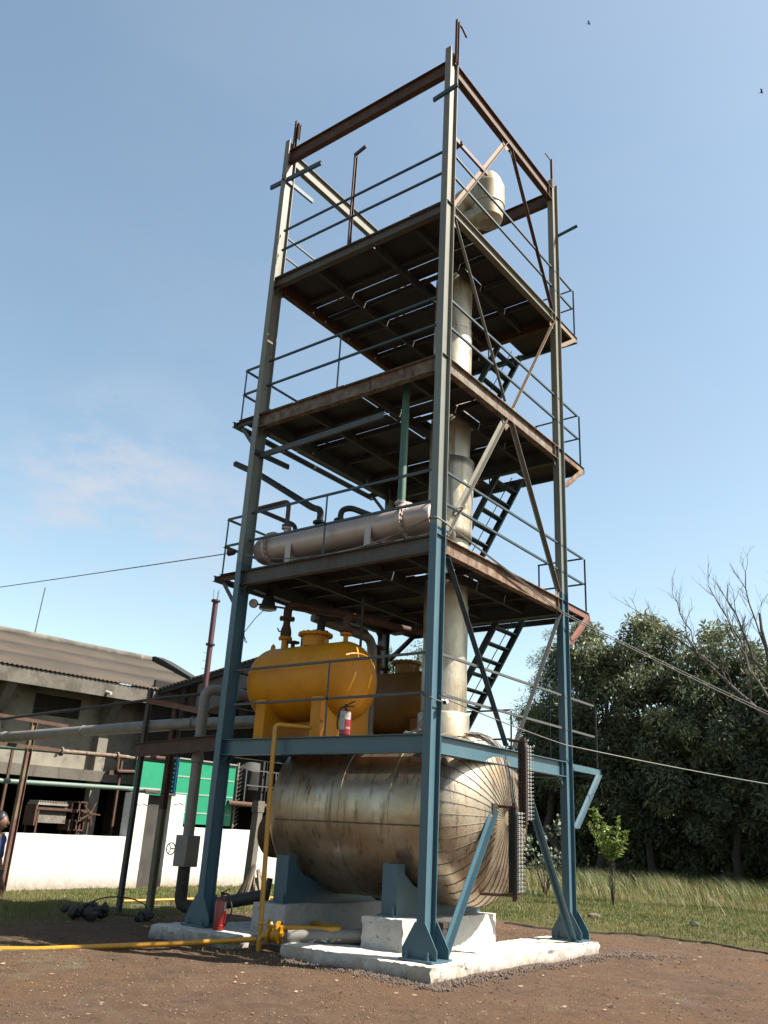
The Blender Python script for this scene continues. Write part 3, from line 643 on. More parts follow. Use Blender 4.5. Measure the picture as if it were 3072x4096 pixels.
# ------------------------------------------------------------------ yellow tanks
def ytank():
    y0=.86; t=thing('yellow_tank','yellow horizontal tank nearest the camera on the first deck, red valves on top','tank',(-2.92,y0,2.66),'yellow tanks on the first deck')
    z=3.58; r=.60; x0,x1,dp=-3.66,-2.17,.36
    MB().lathe(ell(x0,x1,r,dp,12),(0,y0,z),(1,0,0),64).build('shell',yellow,t)
    for x in (x0,x1): MB().lathe([(x-.008,r-.003),(x-.006,r+.0035),(x+.006,r+.0035),(x+.008,r-.003)],(0,y0,z),(1,0,0),64).build('weld_seam',yellow,t)
    for xa in (-3.52,-2.36):
        s=MB(); xa2=xa+.20
        for xx in (xa,xa2-.012): s.plate([(xx,y0-.56,2.655),(xx,y0+.56,2.655),(xx,y0+.56,3.32),(xx,y0-.56,3.32)] if 0 else [(xx,y0-.56,2.655),(xx,y0-.56,3.26),(xx,y0-.50,3.26),(xx,y0-.3,3.06),(xx,y0,2.99),(xx,y0+.3,3.06),(xx,y0+.50,3.26),(xx,y0+.56,3.26),(xx,y0+.56,2.655)],(1,0,0),.012)
        for yy in (y0-.572,y0+.56): s.box(xa,xa2,yy,yy+.012,2.655,3.26)
        s.build('saddle',yellow,t)
        MB().lathe([(xa-.03,r+.001),(xa-.03,r+.010),(xa2+.03,r+.010),(xa2+.03,r+.001)],(0,y0,z),(1,0,0),64).build('wear_pad',yellow,t) if 0 else None
        a0,a1=R_(205),R_(335); w_=MB(); rows=[]
        for k in range(15):
            a=a0+(a1-a0)*k/14; rows.append([w_.bm.verts.new((xx,y0+(r+q)*math.cos(a),z+(r+q)*math.sin(a))) for xx,q in ((xa-.03,.001),(xa-.03,.009),(xa2+.03,.009),(xa2+.03,.001))])
        for p,q in zip(rows[:-1],rows[1:]):
            for j in range(3): w_.bm.faces.new((p[j],p[j+1],q[j+1],q[j]))
        w_.build('wear_pad',yellow,t)
    zt=z+r
    MB().lathe([(zt-.03,.21),(zt+.16,.21)],(-2.90,y0,0),(0,0,1),32).build('manhole_neck',yellow,t)
    MB().flange((-2.90,y0,zt+.175),(0,0,1),.285,.018,16).build('manhole_cover',yellow,t)
    MB().tube([(-2.98,y0,zt+.2),(-2.98,y0,zt+.24),(-2.82,y0,zt+.24),(-2.82,y0,zt+.2)],.01,6,bend=.02).build('cover_handle',yellow,t)
    for x in (-3.80,-2.62):
        MB().plate([(x-.06,y0-.05,zt-.06),(x+.06,y0-.05,zt-.06),(x+.045,y0-.05,zt+.06),(x,y0-.05,zt+.10),(x-.045,y0-.05,zt+.06)],(0,1,0),.016).build('lifting_lug',yellow,t)
    n1=MB().tube([(-3.575,y0,zt-.05),(-3.575,y0,zt+.17)],.062,14).flange((-3.575,y0,zt+.18),(0,0,1),.115,.016,8).build('nozzle',yellow,t)
    va=MB().lathe([(zt+.20,.0),(zt+.20,.085),(zt+.26,.095),(zt+.34,.085),(zt+.42,.06),(zt+.50,.06),(zt+.50,0)],(-3.575,y0,0),(0,0,1),16).flange((-3.575,y0,zt+.52),(0,0,1),.13,.018,8).tube([(-3.66,y0,zt+.32),(-3.74,y0,zt+.32),(-3.78,y0,zt+.38)],.012,6)
    va.build('check_valve',rust,t)
    n3=MB().tube([(-3.39,y0,zt-.05),(-3.39,y0,zt+.10)],.035,10).flange((-3.39,y0,zt+.10),(0,0,1),.11,.010,6).tube([(-3.20,y0,zt-.05),(-3.20,y0,zt+.16)],.014,8).build('nozzle',rust,t)
    MB().tube([(-2.255,y0,zt-.04),(-2.255,y0,zt+.12)],.040,12).flange((-2.255,y0,zt+.13),(0,0,1),.095,.014,8).build('nozzle',yellow,t)
    MB().tube([(-2.9,y0-.0,3.0),(-2.9,y0,2.9)],.04,10).build('drain_nozzle',yellow,t)
    return t
yt1=ytank()
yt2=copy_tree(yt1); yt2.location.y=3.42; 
yellow2=wmat('grimy_shaded_ochre',(.62,.27,.02),(.44,.19,.02),(.10,.05,.02),.6,sc=1.8,ssc=20,sth=(.56,.68),bmp=.1,bsc=12,bd=.01)  # darker copy of the yellow: tower shade put into the paint, plus grime
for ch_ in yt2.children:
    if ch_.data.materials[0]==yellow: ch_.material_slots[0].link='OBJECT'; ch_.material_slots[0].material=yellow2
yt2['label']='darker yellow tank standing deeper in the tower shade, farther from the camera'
zt=4.18
pipe('product_pipe',[(-3.575,.86,4.72),(-3.575,.86,4.92),(-3.40,.95,4.93),(-2.70,1.5,4.80),(-2.2,1.9,4.72)],.075,rust,'rusty red pipe bending over the valves on top of the near yellow tank',bend=.16)
pipe('vapour_pipe',[(-3.1,1.2,4.45),(-3.1,1.2,4.75),(-2.6,2.2,4.95)],.07,darkm,'dark flanged pipe behind the manhole of the near yellow tank',fl=[((-3.1,1.2,4.5),(0,0,1),.13),((-3.1,1.2,4.9),(0,0,1),.12)])
pipe('equaliser_pipe',[(-2.255,.86,4.34),(-2.255,.86,4.62),(-2.25,1.5,4.66),(-1.75,2.6,4.6)],.06,rust,'rusty pipe from the right end of the near yellow tank running back under the deck',fl=[((-2.255,.86,4.36),(0,0,1),.11)])
pipe('down_pipe',[(-3.3,1.2,4.78),(-2.95,2.35,4.62),(-2.93,2.42,4.4),(-2.93,2.42,2.9)],.085,pipegrey,'thick grey insulated pipe coming down behind the near yellow tank',bend=.2,n=16)
pipe('hose_pipe',[(-2.02,.95,4.05),(-2.02,.95,4.9)],.022,darkm,'thin dark upright pipe at the right end of the near yellow tank')
pg=thing('pressure_gauge','round pressure gauge with white face on a rusty stem under the second deck','pressure gauge',(-4.15,.6,4.97))
def disc_to(m,c,ax,r,t): return m.lathe([(0,0),(0,r),(t,r),(t,r*.93),(t-.006,r*.9),(t-.006,0)],c,ax,24)
gdir=Vector((.62,-.75,-.15)).normalized()
disc_to(MB(),(-4.15,.6,4.97),gdir,.078,.045).build('case',wmat('gauge_case',(.08,.08,.09),rough=.4,bmp=0),pg)
MB().lathe([(0,0),(0,.068),(.002,.068),(.002,0)],Vector((-4.15,.6,4.97))+gdir*.0395,gdir,24).build('dial',wmat('gauge_dial',(.75,.75,.75),rough=.3,bmp=0,K=.5),pg)
dc_=Vector((-4.15,.6,4.97))+gdir*.0425; uu=gdir.cross(Vector((0,0,1))).normalized(); vv=uu.cross(gdir)
ndl=MB().bar(dc_-vv*.02-uu*.008,dc_+vv*.05+uu*.018,.006,.003,up=gdir)
for k in range(9):
    a=R_(-135+270*k/8); q=uu*math.sin(a)+vv*math.cos(a); ndl.bar(dc_+q*.05,dc_+q*.062,.004,.002,up=gdir)
ndl.build('needle',blackm,pg)
MB().tube([(-4.1,.62,4.96),(-3.9,.68,4.93),(-2.35,1.1,4.62)],.017,8).build('stem',rust,pg)
lp=thing('bell_lamp','dark bell shaped lamp hanging under the second deck beside the left column','lamp',(-3.99,.85,4.9))
MB().lathe([(4.88,.15),(4.92,.155),(4.94,.13),(5.05,.10),(5.13,.07),(5.2,.05),(5.2,0)],(-3.95,.75,0),(0,0,1),28).build('shade',darkm,lp)
MB().lathe([(4.865,0),(4.865,.11),(4.88,.15)],(-3.95,.75,0),(0,0,1),24).build('lens',wmat('lamp_lens',(.25,.25,.25),rough=.2,bmp=0),lp)
MB().tube([(-3.95,.75,5.2),(-3.95,.75,5.36)],.02,6).build('hook',darkm,lp)
def sagline(name,pts,r,mat,label,cat):
    o=MB().tube(pts,r,6).build(name,mat); return tag(o,label,cat)
def sag(p,q,s,n=16):
    p=Vector(p);q=Vector(q); return [p.lerp(q,k/n)-Vector((0,0,s*4*(k/n)*(1-k/n))) for k in range(n+1)]
sagline('hanging_cable',[(-3.98,.7,4.87),(-4.08,.6,4.7),(-4.2,.5,4.45),(-4.12,.45,4.28),(-3.95,.35,4.22),(-4.10,.3,4.50),(-4.06,.25,4.9),(-4.0,.2,5.1)],.007,cablem,'thin black cable hanging in a V below the bell lamp','cable')
# ------------------------------------------------------------------ extinguishers
def text_obj(s,size,mat,name='lettering'):
    cu=bpy.data.curves.new(name,'FONT'); cu.body=s; cu.size=size; cu.align_x='CENTER'; cu.extrude=.0006
    o=bpy.data.objects.new('tmp',cu); scn.collection.objects.link(o); bpy.context.view_layer.update()
    me=bpy.data.meshes.new_from_object(o.evaluated_get(bpy.context.evaluated_depsgraph_get())); bpy.data.objects.remove(o); me.materials.clear(); me.materials.append(mat)
    return me
paper=wmat('paper_label',(.52,.50,.47),(.62,.60,.58),(.33,.31,.30),.6,sc=30,ssc=60,sth=(.6,.7),bmp=0,K=.5)
ink=wmat('label_ink',(.08,.08,.08),rough=.6,bmp=0)
whitep=wmat('white_print',(.75,.62,.55),rough=.6,bmp=0,K=.6)
def extinguisher(x,y,z,label,r,h,rz,full):
    t=thing('fire_extinguisher',label,'fire extinguisher',(x,y,z),None,rz,local=True)
    MB().lathe([(0,0),(0,r*.9),(.008,r),(.06,r),(.062,r*1.02),(.066,r*1.02),(.068,r),(h*.86,r),(h*.91,r*.93),(h*.95,r*.72),(h*.98,r*.35),(h,r*.28),(h,0)],(0,0,0),(0,0,1),36).build('cylinder',redm,t)
    v=MB().lathe([(h,r*.24),(h+.05,r*.24),(h+.055,r*.34),(h+.075,r*.34),(h+.075,0)],(0,0,0),(0,0,1),14)
    v.tube([(0,0,h+.06),(.05,-.01,h+.085),(.12,-.01,h+.12)],.009,6).tube([(0,0,h+.045),(.06,-.01,h+.05),(.12,-.01,h+.045)],.008,6).build('valve_handle',blackm,t)
    MB().tube([(.01,0,h+.04),(.09,0,h+.06),(r+.09,0,h-.10),(r+.10,0,h*.55),(r+.05,0,.14),(r+.01,0,.06)] if not full else [(-.01,0,h+.04),(-.08,0,h+.03),(-r-.03,0,h-.1),(-r-.035,0,h*.4),(-r-.02,0,.08)],.013,8,bend=.08).build('hose',blackm,t)
    def patch(a0,a1,z0,z1,mat,off,name):
        m=MB(); rows=[]
        for k in range(11):
            a=R_(a0+(a1-a0)*k/10); rows.append([m.bm.verts.new(((r+q)*math.sin(a),-(r+q)*math.cos(a),zz)) for q,zz in ((-.002,z0),(off,z0),(off,z1),(-.002,z1))])
        for p,q in zip(rows[:-1],rows[1:]):
            for j in range(3): m.bm.faces.new((p[j],p[j+1],q[j+1],q[j]))
        return m.build(name,mat,t)
    def word(s,a,zz,size,mat,par,off=.0016,rot=0):
        me=text_obj(s,size,mat)
        for vt in me.vertices:
            xx,yy,zd=vt.co
            if rot: xx,yy=-yy,xx
            th=R_(a)+xx/r; rr=r+off+zd; vt.co=(rr*math.sin(th),-rr*math.cos(th),zz+yy)
        o=bpy.data.objects.new('lettering',me); scn.collection.objects.link(o); o.parent=par; return o
    if full:
        l1=patch(-75,2,.075,.335,paper,.0012,'paper_label'); l2=patch(2,62,.215,.325,paper,.0014,'paper_label')
        word('FIRE',38,.085,.040,whitep,t)
        for k in range(6): patch(10,54-6*(k%3),.312-.013*k,.3145-.013*k,ink,.002,'print_line')
        for k in range(4): patch(-62,-20+6*(k%2),.20-.03*k,.2025-.03*k,ink,.0018,'print_line')
        me=MB(); ring=[]
        for k in range(25):
            a=2*math.pi*k/24
            ring.append(Vector(((r+.002)*math.sin(R_(-26)+.017*math.cos(a)/r),-(r+.002)*math.cos(R_(-26)+.017*math.cos(a)/r),.255+.017*math.sin(a))))
        me.tube(ring,.0022,5).build('round_mark',ink,t)
    else: patch(62,95,.25,.37,paper,.0012,'paper_label')
    return t
extinguisher(-3.50,-.02,.002,'plain red fire extinguisher with black hose standing at the left column foot',.083,.42,R_(18),False)
extinguisher(-1.60,.20,2.66,'red fire extinguisher with white labels standing on the first deck by the yellow tank',.083,.36,R_(30),True)
# ------------------------------------------------------------------ yellow pipework at the left front
yp=thing('gas_pipe','yellow gas pipe rising in front of the tower and running left along the ground','pipe',(-2.55,-.1,-.2))
MB().tube([(-2.34,.84,2.74),(-2.34,.5,2.80),(-2.34,.28,2.80),(-2.76,-.02,2.82),(-2.72,-.05,2.0),(-2.60,-.1,.05),(-2.60,-.1,-.1)],.034,14,bend=.07).build('riser',ypipe,yp)
MB().flange((-2.34,.36,2.80),(0,1,0),.08,.014,8).bar((-2.34,.36,2.88),(-2.10,.30,2.90),.02).build('flange',ypipe,yp)
MB().tube([(-2.55,-.16,-.25),(-2.55,-.16,.0),(-2.44,-.12,.05),(-2.30,-.08,.05),(-2.22,-.05,.05)],.036,14,bend=.06).build('drop_leg',ypipe,yp)
for x in (-2.42,-2.28): MB().flange((x,-.11 if x<-2.35 else -.07,.05),(1,.28,0),.10,.013,8).build('flange',ypipe,yp)
MB().lathe([(-.05,.06),(0,.085),(.05,.06)],(-2.35,-.09,.05),(1,.28,0),16).tube([(-2.35,-.09,.1),(-2.35,-.09,.16),(-2.47,-.16,.18),(-2.56,-.2,.18)],.014,6).build('ball_valve',ypipe,yp)
MB().tube([(-2.42,.10,.12),(-2.35,.15,.13),(-1.70,.30,.16),(-1.62,.4,.17),(-2.6,1.0,.12),(-3.1,1.3,.10)],.042,12,bend=.05).build('side_loop',ypipe,yp)
MB().flange((-2.44,.09,.12),(1,.1,0),.09,.012,8).flange((-2.56,.03,.14),(.5,1,0),.08,.012,8).build('flange',ypipe,yp)
MB().tube([(-2.62,-.15,-.02),(-3.3,-.9,-.10),(-4.3,-2.35,-.19),(-5.6,-4.1,-.22)],.034,12).build('ground_run',ypipe,yp)
gp=thing('drain_main','grey flanged pipe with smeared white marks lying on the ground between the slabs','pipe',(-1.7,.2,0))
MB().tube([(-2.16,-.03,.04),(-1.35,.62,.11)],.092,20).build('pipe_run',pipegrey,gp)
MB().tube([(-1.30,.66,.115),(-.72,1.15,.16)],.098,20).flange((-1.33,.64,.112),(.8,.6,.08),.15,.02,8).build('pipe_run',pipegrey,gp)
wm=MB()
for k,(t0,dz,l) in enumerate(((.30,-.05,.10),(.34,-.035,.05),(.46,-.04,.12),(.50,-.02,.05),(.57,-.05,.06),(.60,-.03,.04),(.66,-.035,.07))):
    p=Vector((-2.16,-.03,.04)).lerp(Vector((-1.35,.62,.11)),t0); nrm=Vector((.63,-.78,0)); q=p+nrm*.0895+Vector((0,0,dz))
    d=Vector((.78,.63,(-.3,.5,-.6,.1,.6,-.4,.2)[k])).normalized(); wm.blob(q-nrm*.003,l*.45,k,2,.45,(.9,.5,.22)); wm.tube([q-d*l/3,q+d*l/3+Vector((0,0,.006))],.005,5)
wm.build('paint_smear',white,gp)
# ------------------------------------------------------------------ white boundary wall (faces +X), green sheeting
wl=thing('boundary_wall','low whitewashed wall in full sun at the left, in front of the warehouse','wall',(-13.1,3,-.2))
rough_slab(-13.25,-13.0,-6.0,5.42,-.4,.97,'wall_panel',wl,white,step=.35,j=.0015,seed=31,top=.008)
rough_slab(-13.3,-12.97,5.42,5.92,-.4,2.06,'wall_pier',wl,white,step=.25,j=.0015,seed=32,top=.008)
rough_slab(-13.3,-12.97,6.70,7.20,-.4,2.10,'wall_pier',wl,white,step=.25,j=.0015,seed=33,top=.008)
m=MB()
for k,(y,z) in enumerate(((5.55,1.78),(6.78,1.86))): m.tube([(-12.966,y,z),(-12.966,y+.13,z-.03),(-12.966,y+.22,z+.02),(-12.966,y+.37,z-.02)],.006,4)
m.build('crack',darkm,wl)
rough_slab(-13.24,-13.02,7.2,14.5,-.4,1.27,'wall_panel',wl,white,step=.3,j=.0015,seed=34,top=.008)
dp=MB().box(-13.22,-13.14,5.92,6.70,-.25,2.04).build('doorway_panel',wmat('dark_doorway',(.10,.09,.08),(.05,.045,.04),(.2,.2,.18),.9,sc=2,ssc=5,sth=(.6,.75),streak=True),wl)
MB().box(-13.32,-12.95,5.80,6.82,2.07,2.11).bar((-12.97,5.75,2.14),(-12.96,6.2,2.10),.05).build('lintel',woodm,wl)
gs=thing('green_sheeting','bright green sheet enclosure with white straps standing behind the white wall','enclosure',(-13.6,7.2,1.2))
greens=wmat('green_sheet',(.004,.42,.22),(.005,.36,.18),(.02,.50,.30),.5,sc=.8,ssc=3,sth=(.66,.7),bmp=.25,bsc=3,bd=.03,K=.38)
MB().box(-13.75,-13.71,5.95,7.20,1.9,2.92).build('sheet',greens,gs)
MB().box(-13.60,-13.56,7.24,9.52,1.36,3.08).build('sheet',greens,gs)
strap=wmat('pale_strap',(.45,.62,.52),(.3,.5,.4),None,.7,sc=30,bmp=0)
for z in (1.66,2.16,2.62): MB().box(-13.556,-13.548,7.26,9.50,z-.02,z+.02).build('strap',strap,gs)
MB().box(-13.80,-13.50,7.24,9.52,3.085,3.12).build('coping',wmat('pale_coping',(.5,.47,.42),rough=.9),gs)
bl=wmat('bright_blue_steel',(.03,.22,.42),(.04,.26,.46),None,.5,sc=4,bmp=0,K=.35)
m=MB().channel((-13.52,7.17,1.9),(-13.52,7.17,3.12),.06,.09,.01,up=(0,1,0))
for k in range(9): m.bar((-13.50,7.11,1.98+.12*k),(-13.46,7.05,1.94+.12*k),.012)
m.build('blue_upright',bl,gs)
m=MB().bar((-13.55,9.60,1.28),(-13.55,9.60,3.18),.06)
for k in range(15): m.bar((-13.50,9.60,1.34+.12*k),(-13.44,9.69,1.44+.12*k),.014)
m.build('strapped_post',palegrey,gs)
# ------------------------------------------------------------------ warehouse
wh=thing('warehouse','old concrete warehouse with a stained plaster wall and brown corrugated roof','warehouse',(-18,3.8,-.2),None,R_(-6.3),local=True)
zo=.2
def wbox(x0,x1,y0,y1,z0,z1,name,mat,**k): return MB().box(x0,x1,y0,y1,z0+zo,z1+zo).build(name,mat,wh,**k)
YL,YR=-16,8.55
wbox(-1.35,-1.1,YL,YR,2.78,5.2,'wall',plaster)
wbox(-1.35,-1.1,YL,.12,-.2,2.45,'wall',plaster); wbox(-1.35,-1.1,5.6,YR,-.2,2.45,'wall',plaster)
dkin=wmat('interior_shade',(.018,.017,.016),(.03,.027,.024),None,.95,sc=1,bmp=0)  # near-black colour stands in for the shade inside the buildings
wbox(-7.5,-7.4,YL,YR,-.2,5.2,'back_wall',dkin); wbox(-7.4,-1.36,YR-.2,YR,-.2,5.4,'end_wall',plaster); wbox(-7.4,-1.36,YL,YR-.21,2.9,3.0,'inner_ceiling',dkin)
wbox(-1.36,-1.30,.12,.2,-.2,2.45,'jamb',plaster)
MB().box(-.62,-1.1+.002,-2.2,5.45,2.47+zo,2.80+zo).build('canopy_beam',concrete,wh)
MB().box(-.64,-1.1+.004,-10,-2.201,2.47+zo,2.84+zo).build('canopy_beam',concrete,wh)
gb=rough_slab(-1.6,0,YL,YR,5.05+zo,5.52+zo,'gutter_beam',None,gutterm,step=.5,j=.001,seed=41,top=.001)
gb.parent=wh
for y in (.55,4.15,7.6,-3.0):
    MB().box(-1.099,-.80,y-.17,y+.17,zo-.2,4.2+zo).build('pilaster',plaster,wh)
    MB().plate([(-1.0,y-.15,4.2+zo),(-1.0,y-.15,5.04+zo),(-.12,y-.15,5.04+zo),(-.72,y-.15,4.2+zo)],(0,1,0),.30).build('bracket_rib',concrete,wh)
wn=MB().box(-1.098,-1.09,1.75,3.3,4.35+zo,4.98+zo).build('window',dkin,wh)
m=MB()
for y in (1.75,2.12,2.5,2.9,3.27): m.box(-1.089,-1.07,y,y+.03,4.35+zo,4.98+zo)
m.box(-1.0885,-1.0705,1.76,3.29,4.50+zo,4.53+zo); m.build('bars',darkm,wn)
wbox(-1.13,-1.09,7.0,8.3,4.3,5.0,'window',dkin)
wbox(-1.099,-1.04,5.7,6.9,3.05,3.18,'ledge',concrete)
MB().tube([(-.02,3.55,5.2+zo),(.22,3.6,5.14+zo)],.05,10).build('water_spout',white,wh)
# corrugated roof
wbox(-1.7,-.15,YL,YR-.12,5.46,5.53,'wall_plate',gutterm)
ex=5.55; yl=np.arange(YL,YR+1.0,.055); rows=[]; nseg=3
def corr(name,x0,z0,x1,z1,ya,yb,mat,par,pitch=.15,amp=.020,lap=0.,th=None):
    ys=np.arange(ya,yb,pitch/6); V=[]; 
    for (x,z) in ((x0,z0),(x1,z1)):
        for y in ys: V.append((x,y,z+amp*math.sin(2*math.pi*y/pitch)))
    n=len(ys); F=np.array([(i,i+1,n+i+1,n+i) for i in range(n-1)]); o=np_mesh(name,np.array(V),F,mat,par,smooth=True)
    sd_=o.modifiers.new('s','SOLIDIFY'); sd_.thickness=.012; return o
x=0.05; z=5.56+zo; sl=.345
for k in range(3):
    x2=-1.95*(k+1); z2=5.56+zo+1.95*(k+1)*sl
    corr('roof_sheet_row',x,z+.02*(k),x2-.12,z2+.02*k+.05,YL,YR-.1,roofm,wh); x,z=x2,z2
MB().tube([(-5.85,YL,5.56+zo+5.85*sl+.06),(-5.85,YR-.1,5.56+zo+5.85*sl+.06)],.16,12).build('ridge_cap',gutterm,wh)
corr('roof_sheet_row',-5.9,z+.06,-11,z-1.9,YL,YR-.1,roofm,wh)
pts=[(.5,5.36),(-.6,5.80),(-2.0,6.38),(-3.6,7.02),(-4.9,7.55),(-5.6,7.78),(-6.3,7.80),(-7.2,7.5)]
prof=[(px,YR-.05,pz+zo) for px,pz in pts]+[(px,YR-.05,pz-.50+zo) for px,pz in pts[::-1]]
MB().plate(prof,(0,1,0),.42).build('gable_coping',darkm if 0 else wmat('black_mould_concrete',(.05,.047,.045),(.035,.033,.03),(.3,.3,.3),.9,sc=2,ssc=9,sth=(.64,.72),bmp=.4,bsc=10,bd=.03),wh)
MB().plate([(-1.1,YR,5.1+zo),(-1.1,YR,5.5+zo),(-5.6,YR,7.3+zo),(-10.5,YR,5.5+zo),(-10.5,YR,-.2),(-1.1,YR,-.2)],(0,1,0),.2).build('gable_wall',plaster,wh)
MB().tube([(-5.85,3.4,7.6),(-5.75,3.42,9.75)],.022,6).build('lightning_rod',greysteel,wh)
# filter press inside the opening
fp=thing('filter_press','rust brown filter press with a star handwheel standing in the dark warehouse opening','machine',(-17.3,6.2,.6))
def yb(a,b): return
px_=-17.0
m=MB().bar((px_,5.2,1.56),(px_,7.05,1.56),.09,.07).bar((px_-.5,5.2,1.56),(px_-.5,7.05,1.56),.09,.07)
for y in (5.3,6.45,6.72,7.0):
    m.bar((px_,y,.62),(px_,y,1.56),.05).bar((px_-.5,y,.62),(px_-.5,y,1.56),.05)
m.build('frame',rust,fp)
m=MB()
for k in range(22): m.box(px_-.46,px_-.05,5.34+k*.042,5.34+k*.042+.030,1.18,1.62)
m.box(px_-.5,px_+.05,5.22,6.2,1.66,1.72)
for k in range(18): m.box(px_-.48,px_+.03,5.26+k*.052,5.26+k*.052+.02,1.721,1.78)
m.build('filter_plates',wmat('grey_filter_cloth',(.5,.46,.4),(.3,.26,.22),None,.8,sc=6),fp)
for z0,z1 in ((1.0,1.30),(1.5,1.82)):
    MB().box(px_-.5,px_+.06,6.32,6.37,z0,z1).box(px_-.5,px_+.06,6.56,6.61,z0,z1).box(px_-.5,px_+.06,6.80,6.84,z0,z1).box(px_-.5,px_+.06,6.371,6.799,z1-.04,z1).box(px_-.5,px_+.06,6.371,6.799,z0,z0+.04).build('end_frame',rust,fp)
m=MB().lathe([(0,0),(0,.06),(.08,.06),(.10,0)],(px_+.12,6.93,1.50),(1,-.3,0),12)
for k in range(5):
    a=2*math.pi*k/5+.4; m.bar((px_+.16,6.93,1.50),(px_+.16,6.93+.34*math.sin(a),1.50+.34*math.cos(a)),.035)
m.build('star_handwheel',rust,fp)
MB().box(px_-.5,px_+.05,5.18,5.24,1.1,1.65).build('head_plate',rust,fp)
rough_slab(-17.9,-13.6,1.2,9.0,-.4,.615,'plinth',None,dkin,step=.6,seed=51); pl_=bpy.data.objects['plinth']; tag(pl_,'low dark platform in the opening that carries the filter press','platform')
# ------------------------------------------------------------------ open shed to the right of the warehouse
sh_=thing('open_shed','dark open sided shed with a corrugated roof edge behind the left column','shed',(-14.5,11,-.2))
for x,y in ((-13.45,10.6),(-13.45,12.9),(-13.45,15.4),(-16.3,9.45)): MB().ibeam((x,y,-.3),(x,y,5.7+.15*(x+16.5)),.18,.14,up=(0,1,0)).build('post',darkm,sh_)
o=corr('roof_sheets',0,0,0,0,0,1,darkm,sh_); bpy.data.objects.remove(o)
xs=np.arange(-17.6,-12.0,.03); V=[];
for y in (9.15,16.5):
    for x in xs: V.append((x+14.5,y-11,5.70+.155*(x+16.5)+.2+.03*math.sin(2*math.pi*x/.18)))
n=len(xs); F=np.array([(i,i+1,n+i+1,n+i) for i in range(n-1)]); o=np_mesh('roof_sheets',np.array(V),F,roofm,sh_,smooth=True); q=o.modifiers.new('s','SOLIDIFY'); q.thickness=.02
MB().bar((-17.4,9.25,5.5),(-12.2,9.25,6.3),.10,.22).build('roof_beam',darkm,sh_)
cg=wmat('pale_corrugated_sheet',(.28,.27,.26),(.2,.19,.18),None,.8,sc=3)
V=[];ys=np.arange(-15.6,-12.95,.03)
for z in (4.75,5.75):
    for x in ys: V.append((x+14.5,9.36-11+.015*math.sin(2*math.pi*x/.12),z+.2+.155*(x+15.5)))
n=len(ys); o=np_mesh('gable_sheets',np.array(V),np.array([(i,i+1,n+i+1,n+i) for i in range(n-1)]),cg,sh_,smooth=True)
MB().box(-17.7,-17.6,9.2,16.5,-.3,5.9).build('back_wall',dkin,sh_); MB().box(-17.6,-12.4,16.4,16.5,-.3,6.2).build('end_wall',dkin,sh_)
MB().box(-17.6,-13.3,9.3,16.3,1.95,2.05).build('loft_floor',darkm,sh_)
for z in (2.55,3.0): MB().bar((-13.33,9.8,z),(-13.33,13.5,z),.03).build('guard_rail',greysteel,sh_)
for y in (9.7,11.0): MB().bar((-13.28,y,2.05),(-13.28,y,3.0),.03).build('guard_rail',greysteel,sh_)
MB().lathe([(0,0),(0,.25),(.35,.62),(.9,.66),(1.2,.35),(1.25,0)],(-14.4,10.9,2.1),(0,0,1),24).build('hopper',darkm,sh_)
MB().tube([(-13.2,9.0,2.0),(-13.2,12,1.98)],.07,10).build('rusty_pipe',rust,sh_)
cp=thing('concrete_post','square concrete post with a split wooden foot leaning before the white wall','post',(-9.4,6.4,-.2))
MB().prism([(-.10,-.08),(.10,-.08),(.10,.08),(-.10,.08)],(-9.4,6.35,-.3),(-9.45,6.50,1.72),up=(0,1,0)).box(-9.56,-9.34,6.39,6.61,1.721,1.98).build('shaft',concrete,cp)
m=MB()
rd=random.Random(5)
for k in range(9): 
    a=rd.uniform(0,6.28); m.bar((-9.3+.1*math.cos(a),6.5+.1*math.sin(a),.35+rd.uniform(-.15,.2)),(-9.3+.42*math.cos(a),6.5+.42*math.sin(a),-.22),.07)
m.blob((-9.3,6.45,-.1),.3,3,2,.3,(1,1,.5)); m.build('split_foot',wmat('split_wood',(.5,.42,.3),(.2,.14,.1),None,.9,sc=4),cp)
ch=thing('flue_pipe','tall slim maroon flue with two flanged joints rising behind the left column','chimney',(-13.7,8.0,-.2))
MB().tube([(-13.7,8.02,-.3),(-13.7,8.02,7.95)],.085,14).build('pipe',maroon,ch)
for z in (7.93,6.55,5.0): MB().flange((-13.7,8.02,z),(0,0,1),.14,.02,8).build('flange',maroon,ch)
m=MB()
for k in range(3): m.tube([(-13.7+.08*math.cos(k*2.1),8.02+.08*math.sin(k*2.1),7.95),(-13.7+.10*math.cos(k*2.1),8.02+.10*math.sin(k*2.1),8.28)],.008,5)
for k in range(5): m.bar((-13.7,7.95,5.3+k*.24),(-13.7,7.80,5.3+k*.24),.025,.008)
m.build('bolt_rods',darkm,ch)
# ------------------------------------------------------------------ pipe rack
ip=thing('insulated_pipe','thick grey clad pipe dropping vertically left of the tower and bending toward the tank','pipe',(-5.35,.8,-.1))
MB().tube([(-4.5,2.0,3.50),(-5.34,.80,3.62),(-5.32,.80,1.15)],.092,20,bend=.2).build('pipe_run',pipegrey,ip)
MB().lathe([(2.35,.093),(2.36,.106),(2.46,.106),(2.47,.093)],(-5.33,.8,0),(0,0,1),20).build('clamp_band',pipegrey,ip)
MB().box(-5.46,-5.17,.66,.94,.72,1.20).build('valve_box',pipegrey,ip,bevel=.01)
wrapm=wmat('tar_wrapping',(.05,.035,.03),(.10,.08,.065),(.25,.22,.18),.85,sc=8,ssc=10,sth=(.6,.7),bmp=.8,bsc=20,bd=.02)
MB().tube([(-5.32,.8,.72),(-5.32,.8,.14),(-5.05,.92,.12)],.10,16,bend=.14).build('wrapped_elbow',wrapm,ip)
